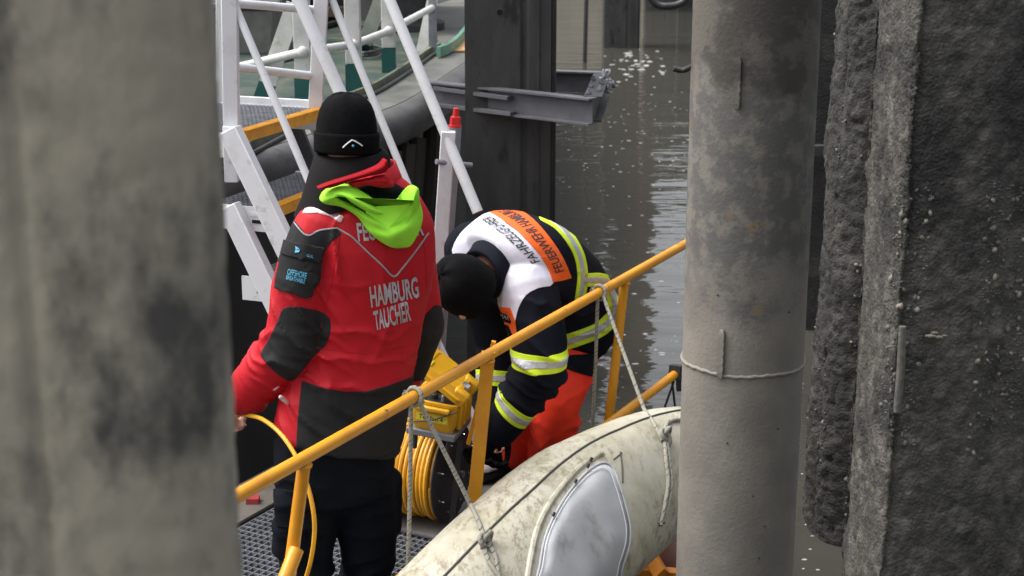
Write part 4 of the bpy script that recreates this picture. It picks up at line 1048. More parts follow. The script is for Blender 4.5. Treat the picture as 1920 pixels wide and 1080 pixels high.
def text_mesh(s, bold=.0, font_scale=1):
    cu_ = bpy.data.curves.new('txt', 'FONT'); cu_.body = s; cu_.size = 1; cu_.offset = bold; cu_.resolution_u = 3
    o = bpy.data.objects.new('txt', cu_); COL.objects.link(o); dg = bpy.context.evaluated_depsgraph_get(); dg.update()
    me = bpy.data.meshes.new_from_object(o.evaluated_get(dg)); bpy.data.objects.remove(o, do_unlink=True)
    bmx = bmesh.new(); bmx.from_mesh(me); bmesh.ops.triangulate(bmx, faces=bmx.faces)
    for _ in range(3):
        es = [e for e in bmx.edges if e.calc_length() > .22]
        if not es: break
        bmesh.ops.subdivide_edges(bmx, edges=es, cuts=1); bmesh.ops.triangulate(bmx, faces=bmx.faces)
    bmx.verts.index_update()
    v = np.array([q.co[:2] for q in bmx.verts]); f = [tuple(q.index for q in fc.verts) for fc in bmx.faces]; bmx.free(); bpy.data.meshes.remove(me)
    x0_, x1_ = v[:, 0].min(), v[:, 0].max(); v[:, 0] = (v[:, 0] - x0_) / (x1_ - x0_); v[:, 1] /= .70
    return v, f
def lettering(name, s, place, bvh, mat, par, off=.003, bold=.01):
    """flat print laid on to a surface; place maps (along, up) in 0..1 to a point of the photo"""
    v, f = text_mesh(s, bold); P_ = []; ok = []
    for x, y in v:
        h_ = hitf(*place(x, y), bvh, off); P_.append(h_ if h_ is not None else np.zeros(3)); ok.append(h_ is not None)
    P_ = np.array(P_); ok = np.array(ok)
    good = []
    for q in f:
        if ok[list(q)].all():
            e = P_[list(q)]
            if max(np.linalg.norm(e[0] - e[1]), np.linalg.norm(e[1] - e[2]), np.linalg.norm(e[2] - e[0])) < .06: good.append(q)
    if not good: print('NO TEXT', s); return
    return obj(name, (P_, good), mat, par, smooth=True)
def aff(o_, u_, v_): return lambda x, y: (o_[0] + u_[0] * x + v_[0] * y, o_[1] + u_[1] * x + v_[1] * y)
skin = M('skin', (.50, .26, .18), (.42, .19, .13), 30, rough=.5, bump=.1, bscale=200)
def fabric(name, c, c2, rough=.75, sc=18, b_=.25, bs=420, sheen=.0, spec=.22): return M(name, c, c2, sc, .4, .7, rough=rough, bump=b_, bscale=bs, bdist=.001, sheen=sheen, spec=spec)
f_red = fabric('red_jacket_cloth', (.44, .007, .016), (.36, .006, .013), .62, 9, .35, 90)
f_dark = fabric('charcoal_cordura', (.019, .0185, .020), (.013, .013, .0138), .8, 14, .4, 500)
f_trs = fabric('navy_trouser_cloth', (.0048, .0058, .009), (.0075, .009, .013), .9, 10, .4, 160, spec=.1)
f_black = fabric('black_knit', (.0036, .0039, .0045), (.006, .0063, .007), .95, 60, .6, 260, spec=.08)
f_lime = fabric('lime_hood_cloth', (.34, .80, .055), (.26, .65, .045), .85, 6, .35, 110, spec=.1)
f_navy = fabric('navy_fire_cloth', (.0042, .0052, .0095), (.0075, .009, .016), .85, 11, .4, 150, spec=.12)
f_white = fabric('white_vest_cloth', (.62, .62, .70), (.55, .55, .62), .7, 5, .2, 150)
f_org = fabric('orange_print', (.82, .125, .018), (.72, .10, .014), .6, 12, .2, 200)
f_hot = fabric('fluorescent_red_cloth', (.92, .050, .020), (.82, .036, .015), .65, 7, .3, 90)
f_lemon = fabric('lemon_tape', (.62, .80, .03), (.55, .72, .03), .55, 20, .3, 500)
f_silver = M('silver_tape', (.50, .51, .53), (.38, .39, .41), 60, rough=.4, metal=.25, bump=.3, bscale=500, bdist=.001)
f_print = M('silver_print', (.44, .43, .46), (.33, .32, .35), 60, .4, .65, rough=.45, metal=.2)
f_blk = M('black_print', (.02, .02, .025), rough=.7)
f_blue = M('blue_print', (.10, .42, .62), rough=.6)
f_glint = M('pale_reflector', (.66, .50, .50), (.50, .30, .31), 80, .42, .6, rough=.3, metal=.15)
bootm = M('black_boot', (.012, .012, .013), rough=.4)

# ================================================================== the diver in the red jacket
FL1 = nrm(V(-.34, .94, 0)); LL1 = V(-FL1[1], FL1[0], 0)
def C1(x, y, dD=0, D=4.78): return PW(x, y, D + dD)
p1 = thing('person', V(*C1(628, 900)[:2], FZ), 'person in a red and charcoal jacket with lime hood and black beanie, seen from behind', 'person')
hc = C1(650, 262, .02)
bm1 = MB()
Lh = head(bm1, hc + V(0, 0, -.005), (0.02, .06, 1), FL1 + V(-.1, 0, -.25), .90)
capsule(bm1, [hc - V(0, 0, .05), C1(664, 360)], [.06, .065], 16)
trunk(bm1, [(C1(680, 375), .10, .07), (C1(690, 430), .18, .10), (C1(692, 520), .17, .11), (C1(676, 660), .15, .10), (C1(645, 800), .17, .12), (C1(632, 890), .165, .11)], LL1)
shL, elL, wrL = C1(596, 440, -.05), C1(556, 640, -.10), C1(462, 738, .02)
shR, elR, wrR = C1(772, 455, .09), C1(789, 610, .16), C1(760, 700, .36)
capsule(bm1, [shL, elL], [.055, .045]); capsule(bm1, [elL, wrL], [.045, .032]); capsule(bm1, [shR, elR], [.055, .045]); capsule(bm1, [elR, wrR], [.045, .032])
hL = wrL + nrm(wrL - elL) * .05; hand(bm1, hL, nrm(wrL - elL) + V(0, .1, -.3), V(.5, .1, -.5), 1.0, 1)
hR = wrR + nrm(wrR - elR) * .05; hand(bm1, hR, nrm(wrR - elR), V(0, 0, -1), .7, -1)
def floorp(x, y, D): q = PW(x, y, D); return V(q[0], q[1], FZ)
aL, aR = floorp(582, 1200, 4.72) + V(0, 0, .11), floorp(686, 1200, 4.86) + V(0, 0, .11)
kL, kR = C1(572, 1040, -.03), C1(691, 1035, .05)
hpL, hpR = C1(582, 885, -.03), C1(674, 885, .04)
for h_, k_, a_ in ((hpL, kL, aL), (hpR, kR, aR)):
    capsule(bm1, [h_, k_, a_], [.075, .055, .04]); capsule(bm1, [a_ + V(0, 0, -.05), a_ + FL1 * .14 + V(0, 0, -.07)], [.045, .035])
b_ = remesh(bm1, .0075, 2); obj('body', b_.mesh(), skin, p1, smooth=True)
# trousers
m = MB()
trunk(m, [(C1(632, 770), .18, .14), (C1(626, 840), .19, .15), (C1(624, 890), .188, .148), (C1(624, 925), .17, .135)], LL1)
for h_, k_, a_ in ((hpL, kL, aL), (hpR, kR, aR)): capsule(m, [h_, (h_ + k_) / 2, k_, (k_ * .6 + a_ * .4), a_ + V(0, 0, .02)], [.116, .104, .090, .086, .084], 22)
for q, D in (((536, 975), -.12), ((720, 940), .08)): capsule(m, [C1(q[0] + 8, q[1] - 40, D + .02), C1(q[0] + 4, q[1] + 45, D + .02)], [.045, .05])
tr = remesh(m, .008, 5)
d_ = .006 * ridged(tr.v * V(4, 4, 2), 3) + .003 * fbm(tr.v * 9, 3, 8) + folds(tr, [(kL, V(.4, 0, 1), .07, .007, .16, 3), (kR, V(-.4, 0, 1), .07, .007, .16, 5), (C1(640, 905), V(.3, 0, 1), .06, .008, .18, 6), (aL, V(0, 0, 1), .05, .008, .15, 6), (aR, V(0, 0, 1), .05, .008, .15, 6)])
tr.push(d_).done(); obj('trousers', tr.mesh(), f_trs, p1, smooth=True)
panel('cargo_pocket', tr, front(tr, polyf(tr.px, [(515, 915), (590, 925), (586, 1000), (520, 985)])), f_trs, p1, .007, .010)
m = MB()
for a_ in (aL, aR): capsule(m, [a_ + V(0, 0, .04), a_ + V(0, 0, -.05), a_ + FL1 * .06 + V(0, 0, -.065)], [.062, .062, .05]); capsule(m, [a_ - FL1 * .03 + V(0, 0, -.07), a_ + FL1 * .2 + V(0, 0, -.065)], [.042, .045])
bt = remesh(m, .009, 2); obj('boots', bt.mesh(), bootm, p1, smooth=True)
# jacket
m = MB()
trunk(m, [(C1(664, 352, .02), .10, .09), (C1(680, 385, .02), .165, .115), (C1(689, 430, .01), .212, .138), (C1(690, 500), .212, .150), (C1(680, 590), .198, .150), (C1(662, 690, -.01), .194, .155), (C1(642, 780, -.02), .206, .165), (C1(632, 818, -.02), .210, .170)], LL1, 40)
capsule(m, [shL + V(.02, 0, .005), (shL + elL) / 2 + V(-.01, 0, 0), elL], [.098, .098, .096], 24); capsule(m, [elL, (elL + wrL) / 2, wrL], [.096, .084, .070], 24)
capsule(m, [shR + V(-.02, 0, .0), elR], [.088, .080], 24); capsule(m, [elR, wrR], [.080, .062], 24)
jk = remesh(m, .0062, 6)
zz_ = jk.v[:, 2]; loc = np.stack([(jk.v - p1.location) @ LL1, (jk.v - np.array(p1.location)) @ FL1, zz_], -1)
d_ = .006 * ridged(loc * V(3.2, 3.2, 1.3) + V(0, 0, 0), 12) + .0025 * fbm(loc * V(9, 9, 4), 3, 15) + .0006 * fbm(loc * 36, 2, 5)
d_ += folds(jk, [(elL, V(.5, 0, 1), .055, .012, .13, 3), (elL + V(.05, 0, .1), V(.9, 0, .5), .05, .010, .10, 4), ((elL + wrL) / 2, nrm(wrL - elL), .05, .008, .12, 5), (wrL, nrm(wrL - elL), .035, .008, .09, 5),
                 (C1(640, 640, -.1), V(.75, 0, .6), .09, .010, .14, 6), (C1(610, 520, -.1), V(.9, 0, .35), .07, .010, .12, 7), (C1(700, 700, -.2), V(0.25, 0, 1), .075, .006, .20, 8), (C1(740, 560, -.15), V(.8, 0, -.4), .10, .006, .16, 9), (elR, V(0, 0, 1), .05, .009, .10, 4), (C1(600, 760, -.15), V(1, 0, .4), .07, .008, .12, 11)])
# drawcord channel
d_ -= .006 * np.exp(-((jk.v[:, 2] - (1.165 + .02 * np.sin(loc[:, 0] * 9))) / .007) ** 2) * (np.abs(loc[:, 0]) < .25)
jk.push(d_).done(); obj('jacket', jk.mesh(), f_red, p1, smooth=True)
zl = jk.px
panel('lower_back_panel', jk, front(jk, np.minimum(polyf(zl, [(567, 714), (610, 728), (650, 735), (690, 733), (730, 722), (790, 700), (800, 900), (560, 900), (556, 830), (560, 770)]), 1e3), .0), f_dark, p1, .002, .005)
panel('elbow_patch', jk, front(jk, polyf(zl, spline([V(*q) for q in [(534, 577), (575, 578), (612, 590), (620, 612), (612, 645), (588, 668), (552, 711), (528, 706), (503, 684), (490, 664), (503, 640), (520, 605)]], 5, True)), -.15), f_dark, p1, .002, .005)
panel('elbow_patch', jk, front(jk, np.minimum(polyf(zl, [(798, 590), (815, 572), (840, 575), (840, 640), (815, 680), (798, 712), (770, 715), (780, 660)]), ((jk.v - (shR * .5 + elR * .5)) @ nrm(elR - shR)) * 600 + 40), -.3), f_dark, p1, .002, .005)
panel('shoulder_panel', jk, front(jk, polyf(zl, [(530, 425), (551, 412), (575, 440), (605, 430), (632, 428), (640, 440), (622, 452), (610, 470), (600, 500), (520, 490), (524, 450)]), -.3), f_dark, p1, .002, .005)
pk = panel('sleeve_pocket', jk, front(jk, polyf(zl, [(533, 476), (606, 491), (598, 520), (583, 556), (574, 559), (520, 541), (524, 515)]), -.3), f_dark, p1, .013, .017)
panel('pocket_flap', jk, front(jk, polyf(zl, [(541, 452), (609, 464), (605, 482), (596, 493), (534, 477)]), -.3), f_dark, p1, .018, .022)
def surf_tube(name, pts, cl, r_, mat, par, off=.001, k=10):
    q = on_surface(pts, cl.bvh, off, k); m = MB(); m.tube(q, r_, 6); return obj(name, m, mat, par)
pipm = M('grey_piping', (.26, .255, .27), (.34, .33, .34), 60, rough=.4)
surf_tube('piping', [(549, 413), (575, 441), (600, 432), (632, 428)], jk, .0028, pipm, p1)
surf_tube('piping', [(632, 428), (648, 437), (662, 446), (690, 473), (715, 496), (738, 518), (755, 502), (780, 470), (803, 437)], jk, .0028, pipm, p1)
panel('shoulder_reflector', jk, front(jk, polyf(zl, [(567, 400), (575, 386), (598, 383), (625, 391), (645, 407), (639, 419), (620, 406), (595, 400)]), -.3), f_glint, p1, .002, .004)
panel('wrist_print', jk, front(jk, polyf(zl, [(511, 731), (521, 724), (525, 724), (515, 734)]), -.3), f_glint, p1, .001, .002)
cuff = MB(); q = wrL + nrm(wrL - elL) * .04; 
m = MB(); capsule(m, [C1(527, 745, -.16), C1(540, 756, -.15)], [.008, .006], 10); obj('cord_toggle', m, f_glint, p1)
for sm_ in ([(638, 436), (630, 480), (622, 530), (608, 585), (596, 640)], [(792, 440), (798, 490), (800, 540)], [(575, 650), (620, 655), (690, 663), (740, 655), (785, 642)], [(562, 716), (610, 729), (650, 736), (690, 734), (730, 723), (782, 703)]):
    surf_tube('seam', sm_, jk, .0014, f_red, p1, .0005)
lettering('back_lettering', 'FEUERWEHR', aff((672, 452), (122, -12), (-4, -33)), jk.bvh, f_print, p1, .003, .02)
lettering('back_lettering', 'HAMBURG', aff((696, 575), (89, -19), (-4, -37)), jk.bvh, f_print, p1, .003, .025)
lettering('back_lettering', 'TAUCHER', aff((703, 619), (67, -20), (-4, -35)), jk.bvh, f_print, p1, .003, .025)
# prints on the pocket need its raised surface
pv, pf = clip(jk, front(jk, polyf(zl, [(541, 452), (609, 464), (598, 520), (583, 556), (574, 559), (520, 541), (524, 515)]), -.3), .0145, .001)
bp_ = BVHTree.FromPolygons([tuple(q) for q in pv], pf)
lettering('pocket_lettering', 'OFFSHORE', aff((538.5, 514.5), (36, 8), (2, -11)), bp_, f_blue, p1, .001, .006)
lettering('pocket_lettering', 'BREATHABLE', aff((536.5, 523.5), (35, 8.5), (1.5, -8)), bp_, f_blue, p1, .001, .004)
pv, pf = clip(jk, front(jk, polyf(zl, [(541, 452), (609, 464), (605, 482), (596, 493), (534, 477)]), -.3), .0185, .001)
bp_ = BVHTree.FromPolygons([tuple(q) for q in pv], pf)
lettering('flap_lettering', 'GUL', aff((575, 481), (12, 3), (1, -5)), bp_, f_blue, p1, .001, .004)
mb = MB(); 
for tri in ([(554, 461), (562, 466), (555, 469)], [(554, 469.5), (563, 468), (561, 473), (553, 474)]): 
    q = [hitf(*e, bp_, .0012) for e in tri]
    if all(e is not None for e in q): mb.prism(q, V(.0, -.0006, .0003))
if mb.v: obj('flap_emblem', mb, f_blue, p1, kind='stuff')
# high collar, charcoal outside and red inside, standing open to the back
def collar(name, rows, mat, th=.012, open_=0, sd=3):
    """rows of (centre, right vector, forward vector) ellipses"""
    rings = []; n = 56; a = np.linspace(0, 2 * math.pi, n, endpoint=False)
    for c, A, B in rows: rings.append(np.asarray(c) + np.outer(np.cos(a), A) + np.outer(np.sin(a), B))
    inn = []
    for c, A, B in rows[::-1]:
        k_ = 1 - th / np.linalg.norm(A); inn.append(np.asarray(c) + k_ * (np.outer(np.cos(a), A) + np.outer(np.sin(a), B)))
    v = np.concatenate(rings + inn); v += .005 * fbm(v * 11, 3, sd)[:, None] * V(.3, -.6, .6)
    m = MB(); k_ = len(rings) * 2; m.loft([v[i * n:(i + 1) * n] for i in range(k_)], cap=False); return obj(name, m, mat, p1, smooth=True)
lr = -LL1
cA = nrm(lr * .93 + V(0, 0, .03)); cB = FL1
collar('collar_lining', [(C1(668, 372, .03), cA * .150, cB * .135), (C1(672, 350, .03) , cA * .140 + V(0, 0, .022), cB * .125), (C1(668, 322, .03), cA * .128 + V(0, 0, .024), cB * .12)], f_red, .010, sd=5)
collar('collar', [(C1(645, 372, .02), cA * .160 + V(0, 0, .045), cB * .135), (C1(648, 345, .02), cA * .142 + V(0, 0, .040), cB * .128), (C1(655, 312, .02), cA * .130 + V(0, 0, .020), cB * .122), (C1(658, 290, .03), cA * .117 + V(0, 0, .004), cB * .112), (C1(658, 284, .03), cA * .108, cB * .104)], fabric('collar_cloth', (.0125, .0105, .012), (.009, .0085, .009), .85, 14, .4, 300, spec=.1), .012, sd=9)
# lime hood lying folded on the back
B0 = -.135
def drape_sheet(name, outline, spine_, hfun, mat, par, base=None, k=14):
    ol = spline([V(*q) for q in outline], 5, True); sp_ = spline([V(*q) for q in spine_], 10)
    near = [sp_[np.argmin(np.linalg.norm(sp_ - q, axis=1))] for q in ol]
    near = np.array(near); 
    for _ in range(6): near = (np.roll(near, 1, 0) + near + np.roll(near, -1, 0)) / 3
    rings = []; dep = None
    for i in range(k + 1):
        f_ = i / k; P_ = ol + (near - ol) * f_; de = np.linalg.norm(P_ - ol, axis=1); ring = []
        for q, dd_ in zip(P_, de):
            h_ = hitf(q[0], q[1], jk.bvh, 0); D = h_[1] if h_ is not None and h_[1] < 5.2 else 4.78
            D = min(D, 4.635) if base is None else base
            r_ = ray(*q); pt = EYE + r_ * (D / r_[1]); ring.append(pt - nrm(r_) * hfun(q, dd_))
        rings.append(np.array(ring))
    for i, rg_ in enumerate(rings):       # even the depth out along each ring
        for _ in range(5): rg_[:] = (np.roll(rg_, 1, 0) + 2 * rg_ + np.roll(rg_, -1, 0)) / 4 if i > 2 else rg_
    back = rings[0] + FL1 * .035
    m = MB(); m.loft([back] + rings); c_ = Cloth(*(lambda v, f: (v, np.array([t for q in f for t in [(q[0], q[a], q[a + 1]) for a in range(1, len(q) - 1)]])))(*m.arrays()))
    c_.done(); obj(name, m, mat, par, smooth=True); return c_
def crease(q, pts, w_): return math.exp(-((-(linef(np.array([q]), pts, 0)[0])) / w_) ** 2)
def hood_h(q, d):
    h = .010 + .042 * (1 - math.exp(-d / 13)) 
    h -= .026 * crease(q, [(640, 372), (672, 392), (700, 408), (735, 411), (768, 394)], 5)
    h += .014 * crease(q, [(636, 362), (672, 378), (708, 397), (738, 402)], 8)
    h -= .012 * crease(q, [(660, 396), (690, 424), (720, 434)], 6) + .010 * crease(q, [(705, 428), (728, 412)], 5)
    h += .012 * crease(q, [(690, 432), (730, 445), (768, 428)], 12)
    h -= .012 * crease(q, [(745, 418), (778, 405)], 5)
    h += .026 * (1 if polyf(np.array([q]), [(737, 393), (752, 374), (768, 350), (795, 350), (792, 376), (774, 393), (756, 398)])[0] > 0 else 0)
    return h + .004 * float(fbm(np.array([[q[0] * .05, q[1] * .05, 0.]]), 3, 5)[0])
hood = drape_sheet('hood', [(604, 378), (610, 363), (628, 352), (657, 349), (690, 366), (716, 384), (736, 393), (752, 374), (766, 357), (776, 351), (785, 354), (787, 375), (793, 405), (786, 434), (771, 460), (755, 465), (735, 464), (712, 452), (692, 434), (672, 408), (642, 389), (616, 384)],
    [(628, 369), (660, 379), (695, 406), (730, 428), (758, 425), (772, 400), (776, 375)], hood_h, f_lime, p1)
def drape(name, chains, mat, vox, sm, dsp, par):
    m = MB()
    for pts, rad in chains: capsule(m, [C1(*q) for q in pts], rad, 16)
    c_ = remesh(m, vox, sm); c_.push(dsp(c_.v)).done(); obj(name, c_.mesh(), mat, par, smooth=True); return c_
drape_sheet('collar_fold', [(598, 354), (618, 345), (650, 335), (684, 324), (712, 312), (724, 300), (728, 306), (727, 318), (716, 326), (690, 331), (655, 341), (622, 352)], [(615, 347), (660, 334), (700, 322), (722, 311)], lambda q, d: 0.004 + .008 * (1 - math.exp(-d / 5)), fabric('shaded_lining_cloth', (.27, .005, .011), (.20, .004, .008), .8, 12, .3, 200, spec=.1), p1, base=4.60, k=6)  # upper fold: lining red darkened, its shade put into the colour
drape_sheet('collar_fold', [(655, 343), (690, 335), (722, 328), (735, 338), (738, 350), (715, 352), (690, 348), (668, 352)], [(672, 345), (700, 341), (728, 342)], lambda q, d: .004 + .012 * (1 - math.exp(-d / 5)) + .004 * math.sin(q[0] * .35), f_red, p1, base=4.62, k=6)
panel('hood_reflector', hood, front(hood, polyf(hood.px, [(748, 423), (762, 422), (763, 460), (751, 461)]), -.2), M('yellowed_reflector', (.42, .50, .22), (.30, .38, .14), 50, rough=.3, metal=.2), p1, .0015, .004)
drape('hood_lining', [([(660, 356, B0 + .04), (700, 354, B0 + .04), (740, 368, B0 + .04), (764, 374, B0 + .04)], [.022, .036, .038, .024]), ([(690, 372, B0 + .03), (730, 386, B0 + .02), (752, 384, B0 + .02)], [.03, .030, .02])], f_black, .006, 4, lambda v: .004 * fbm(v * 14, 3, 2), p1)
# beanie
bvb, cap_ = beanie(p1, hc, (0.03, .08, 1), FL1, f_black, 1.0, .104, .0945, True, 2, -.035)
m = MB()
def chev(pts, r_):
    q = [hitf(x, y, bvb, .0015) for x, y in pts]; q = [e for e in q if e is not None]
    if len(q) > 1: m.tube(np.array(q), r_, 6)
chev([(643, 277), (648, 272), (654, 267), (660, 262.5), (666, 265), (673, 269), (679, 273.5)], .0024); 
if m.v: obj('cap_badge', m, M('white_thread', (.75, .75, .76), rough=.6), cap_)
q = hitf(662, 273.5, bvb, .001)
if q is not None: m = MB(); m.ball(q, .0042, 10, 6); obj('badge_dot', m, f_blue, cap_)
# yellow hose held in his left hand
hp = [C1(440, 776, .04), C1(462, 778, .0), C1(492, 786, -.1), C1(525, 812, -.2), C1(553, 852, -.27), C1(575, 905, -.33), C1(588, 960, -.36), C1(589, 1010, -.36), C1(578, 1070, -.34), C1(555, 1130, -.28), PZ(520, 1180, FZ + .02)]
m = MB(); m.tube(spline([hL + V(.0, .0, -.03)] + hp, 10), .0072, 12); tag(obj('hose', m, reel_y), 'yellow hose curving down from the left hand of the red jacketed diver', 'hose')

# ================================================================== the bending firefighter
def C2(x, y, D): return PW(x, y, D)
FW2 = nrm(V(-.72, -.69, 0)); LT2 = V(-FW2[1], FW2[0], 0)      # left shoulder points to the camera's right
p2 = thing('person', V(*C2(1040, 800, 6.1)[:2], FZ), 'person in a navy fire jacket with white and orange back, bending over in red trousers', 'person')
neck = C2(915, 500, 5.72)
h2 = C2(872, 540, 5.52); up2 = nrm(V(-.50, -.45, .55)); fw2 = nrm(V(.10, -.30, -1))
m = MB(); L2h = head(m, h2, up2, fw2, .92)
capsule(m, [h2 - up2 * .05, neck], [.058, .062], 16)
sp_rows = [(C2(1072, 588, 6.12), .19, .160), (C2(1056, 564, 6.08), .205, .170), (C2(1032, 532, 6.0), .210, .174), (C2(996, 502, 5.9), .222, .176), (C2(960, 484, 5.82), .238, .166), (C2(936, 484, 5.77), .205, .135), (C2(918, 493, 5.74), .12, .10)]
trunk(m, [(c, a * .8, b * .75) for c, a, b in sp_rows], LT2)
sL, eL, wL = C2(1003, 560, 5.62), C2(1012, 690, 5.52), C2(945, 795, 5.56)
sR, eR, wR = C2(868, 470, 5.92), C2(935, 640, 6.02), C2(925, 780, 5.92)
for s_, e_, w_ in ((sL, eL, wL), (sR, eR, wR)): capsule(m, [s_, e_], [.052, .043]); capsule(m, [e_, w_], [.043, .03])
hd = nrm(wL - eL); hand(m, wL + hd * .06, hd + V(-.1, 0, -.3), V(-.7, .3, .3), .8, -1, .8, .007)
hdr = nrm(wR - eR); hand(m, wR + hdr * .05, hdr, V(.3, -.5, 0), .7, 1, .8, .007)
hpn, hpf = C2(1072, 645, 6.05), C2(1046, 618, 6.28); kn, kf = C2(1042, 765, 5.93), C2(972, 735, 6.02); an, af = C2(1030, 895, 6.12), C2(968, 880, 6.22)
for h_, k_, a_ in ((hpn, kn, an), (hpf, kf, af)):
    capsule(m, [h_, k_], [.075, .055]); capsule(m, [k_, a_], [.055, .038]); f_ = V(a_[0], a_[1], FZ + .05); capsule(m, [a_, f_, f_ + FW2 * .14], [.04, .04, .035])
b_ = remesh(m, .0075, 2); obj('body', b_.mesh(), skin, p2, smooth=True)
# face details: eyes and brows
eyem = M('eye_white', (.6, .58, .55), rough=.2); irm = M('iris', (.05, .04, .03), rough=.2)
for q in (-1, 1):
    m = MB(); m.ball(L2h(.083, q * .032, .012), .0115, 12, 8); e_ = obj('eye', m, eyem, p2); m = MB(); m.ball(L2h(.092, q * .032, .011), .005, 10, 6); obj('iris', m, irm, e_)
# trousers
m = MB(); trunk(m, [(C2(1078, 585, 6.12), .16, .14), (C2(1072, 606, 6.12), .168, .145), (C2(1066, 632, 6.14), .165, .145)], LT2)
for h_, k_, a_ in ((hpn, kn, an), (hpf, kf, af)): capsule(m, [h_, (h_ + k_) / 2, k_, (k_ + a_) / 2, a_ + V(0, 0, .09)], [.125, .115, .098, .095, .092], 22)
t2 = remesh(m, .008, 5)
t2.push(.007 * ridged(t2.v * V(3.5, 3.5, 2.5), 23) + .003 * fbm(t2.v * 10, 3, 2) + folds(t2, [(kn, V(-.5, 0, 1), .075, .009, .15, 3), ((kn + an) / 2, V(.6, 0, 1), .08, .008, .14, 5), (hpn, V(.6, 0, 1), .06, .008, .14, 5), (an + V(0, 0, .1), V(0, 0, 1), .05, .008, .1, 5), (kf, V(.5, 0, 1), .07, .009, .14, 4)])).done()
obj('trousers', t2.mesh(), f_hot, p2, smooth=True)
panel('thigh_pocket', t2, front(t2, polyf(t2.px, [(1052, 668), (1120, 662), (1108, 706), (1056, 690)]), -.2), f_navy, p2, .006, .009)
m = MB()
for a_ in (an, af):
    f_ = V(a_[0], a_[1], FZ + .05); capsule(m, [a_ + V(0, 0, .14), a_, f_ + V(0, 0, .01)], [.066, .062, .06]); capsule(m, [f_ - FW2 * .04, f_ + FW2 * .2], [.045, .046])
bt = remesh(m, .009, 2).done(); obj('boots', bt.mesh(), bootm, p2, smooth=True)
panel('boot_reflector', bt, np.minimum(.022 - np.abs(bt.v[:, 2] - (af[2] + .075)), bt.v[:, 2] * 0 + 1), f_silver, p2, .003, .006)
# jacket
m = MB(); trunk(m, [(C2(1085, 612, 6.14), .190, .165), (C2(1072, 596, 6.10), .205, .178)] + [(c, a + .012, b + .012) for c, a, b in sp_rows[1:]], LT2, 40)
capsule(m, [sL + V(-.03, .03, .03), (sL + eL) / 2, eL], [.115, .105, .098], 24); capsule(m, [eL, (eL + wL) / 2, wL + hd * .03], [.098, .084, .068], 24)
capsule(m, [sR + V(.04, 0, 0), eR], [.115, .088], 24); capsule(m, [eR, wR], [.088, .066], 24)
j2 = remesh(m, .0062, 6)
sd_ = nrm(sp_rows[0][0] - neck)
q_ = j2.v - neck; lc = np.stack([q_ @ sd_, q_ @ LT2, q_ @ np.cross(sd_, LT2)], -1)
d_ = .005 * ridged(lc * V(3, 2.2, 3), 31) + .002 * fbm(lc * V(9, 7, 9), 3, 33)
d_ += folds(j2, [(eL, V(.4, 0, 1), .06, .011, .13, 3), ((eL + wL) / 2, hd, .055, .008, .11, 4), (C2(1060, 600, 5.85), V(.7, 0, .8), .08, .012, .15, 5), (C2(1130, 570, 6.0), V(.4, 0, 1), .07, .010, .15, 6), (sL, V(.5, 0, .9), .075, .010, .13, 8), (C2(960, 560, 5.65), V(.9, 0, .3), .08, .007, .12, 9)])
j2.push(d_).done(); obj('jacket', j2.mesh(), f_navy, p2, smooth=True)
z2 = j2.px
panel('white_yoke', j2, front(j2, polyf(z2, spline([V(*q) for q in [(850, 480), (858, 446), (884, 419), (919, 398), (950, 420), (985, 447), (1017, 486), (1037, 531), (1010, 540), (987, 553), (972, 578), (964, 606), (955, 582), (936, 577), (930, 540), (900, 500)]], 3, True)), -.45), f_white, p2, .002, .005)
st_out = [V(*q) for q in ((957, 389), (987, 402), (1017, 430), (1050, 475), (1071, 521))]; st_in = [V(*q) for q in ((919, 399), (947, 416), (976, 440), (1017, 486), (1036, 530))]
so, si = spline(st_out, 8), spline(st_in, 8)
panel('orange_label', j2, front(j2, polyf(z2, np.concatenate([so, si[::-1]])), -.3), f_org, p2, .004, .006)
pv, pf = clip(j2, front(j2, polyf(z2, [(840, 380), (960, 370), (1090, 520), (1040, 560), (940, 600), (850, 500)]), -.45), .0045, .001)
by = BVHTree.FromPolygons([tuple(q) for q in pv], pf)
def strip(A, B, lo, hi, s0, s1):
    def f(x, y):
        t = (s0 + (s1 - s0) * x) * (len(A) - 1); i = int(min(max(t, 0), len(A) - 2)); g = t - i
        a_, b_ = A[i] + (A[i + 1] - A[i]) * g, B[i] + (B[i + 1] - B[i]) * g
        return a_ + (b_ - a_) * (lo + (hi - lo) * y)
    return f
lettering('back_lettering', 'FEUERWEHR HAMBURG', strip(so[::-1], si[::-1], .22, .68, .10, .97), by, f_blk, p2, .0012, .012)
lettering('back_lettering', 'FAHRZEUGFÜHRER', strip(so[::-1] + (si[::-1] - so[::-1]) * 1.02, si[::-1] + (si[::-1] - so[::-1]) * 1.02, .16, .62, .24, .92), by, f_blk, p2, .0012, .012)
def band(name, fl_, fs_):
    panel(name, j2, fl_, f_lemon, p2, .0025, .005)
    return panel('reflective_stripe', j2, fs_, f_silver, p2, .004, .004)
def pxband(pts, w, ws, m_=-.2): 
    pp = spline([V(*q) for q in pts], 6); band('lemon_stripe', front(j2, linef(z2, pp, w), m_), front(j2, linef(z2, pp, ws), m_))
pxband([(1020, 405), (1046, 421), (1068, 446), (1086, 480), (1092, 520), (1086, 568)], 19, 7)
pxband([(1100, 525), (1130, 526), (1146, 545), (1152, 575), (1151, 600)], 25, 10, -.45)
pxband([(1060, 642), (1090, 632), (1125, 617), (1152, 592)], 28, 11, -.45)
def armband(c, ax_, w, ws, rad):
    ax_ = nrm(ax_); q = j2.v - c; al = np.abs(q @ ax_); rd = np.linalg.norm(q - np.outer(q @ ax_, ax_), axis=1)
    rr_ = (rad - rd) * 10; band('lemon_stripe', np.minimum(w / 2 - al, rr_), np.minimum(ws / 2 - al, rr_))
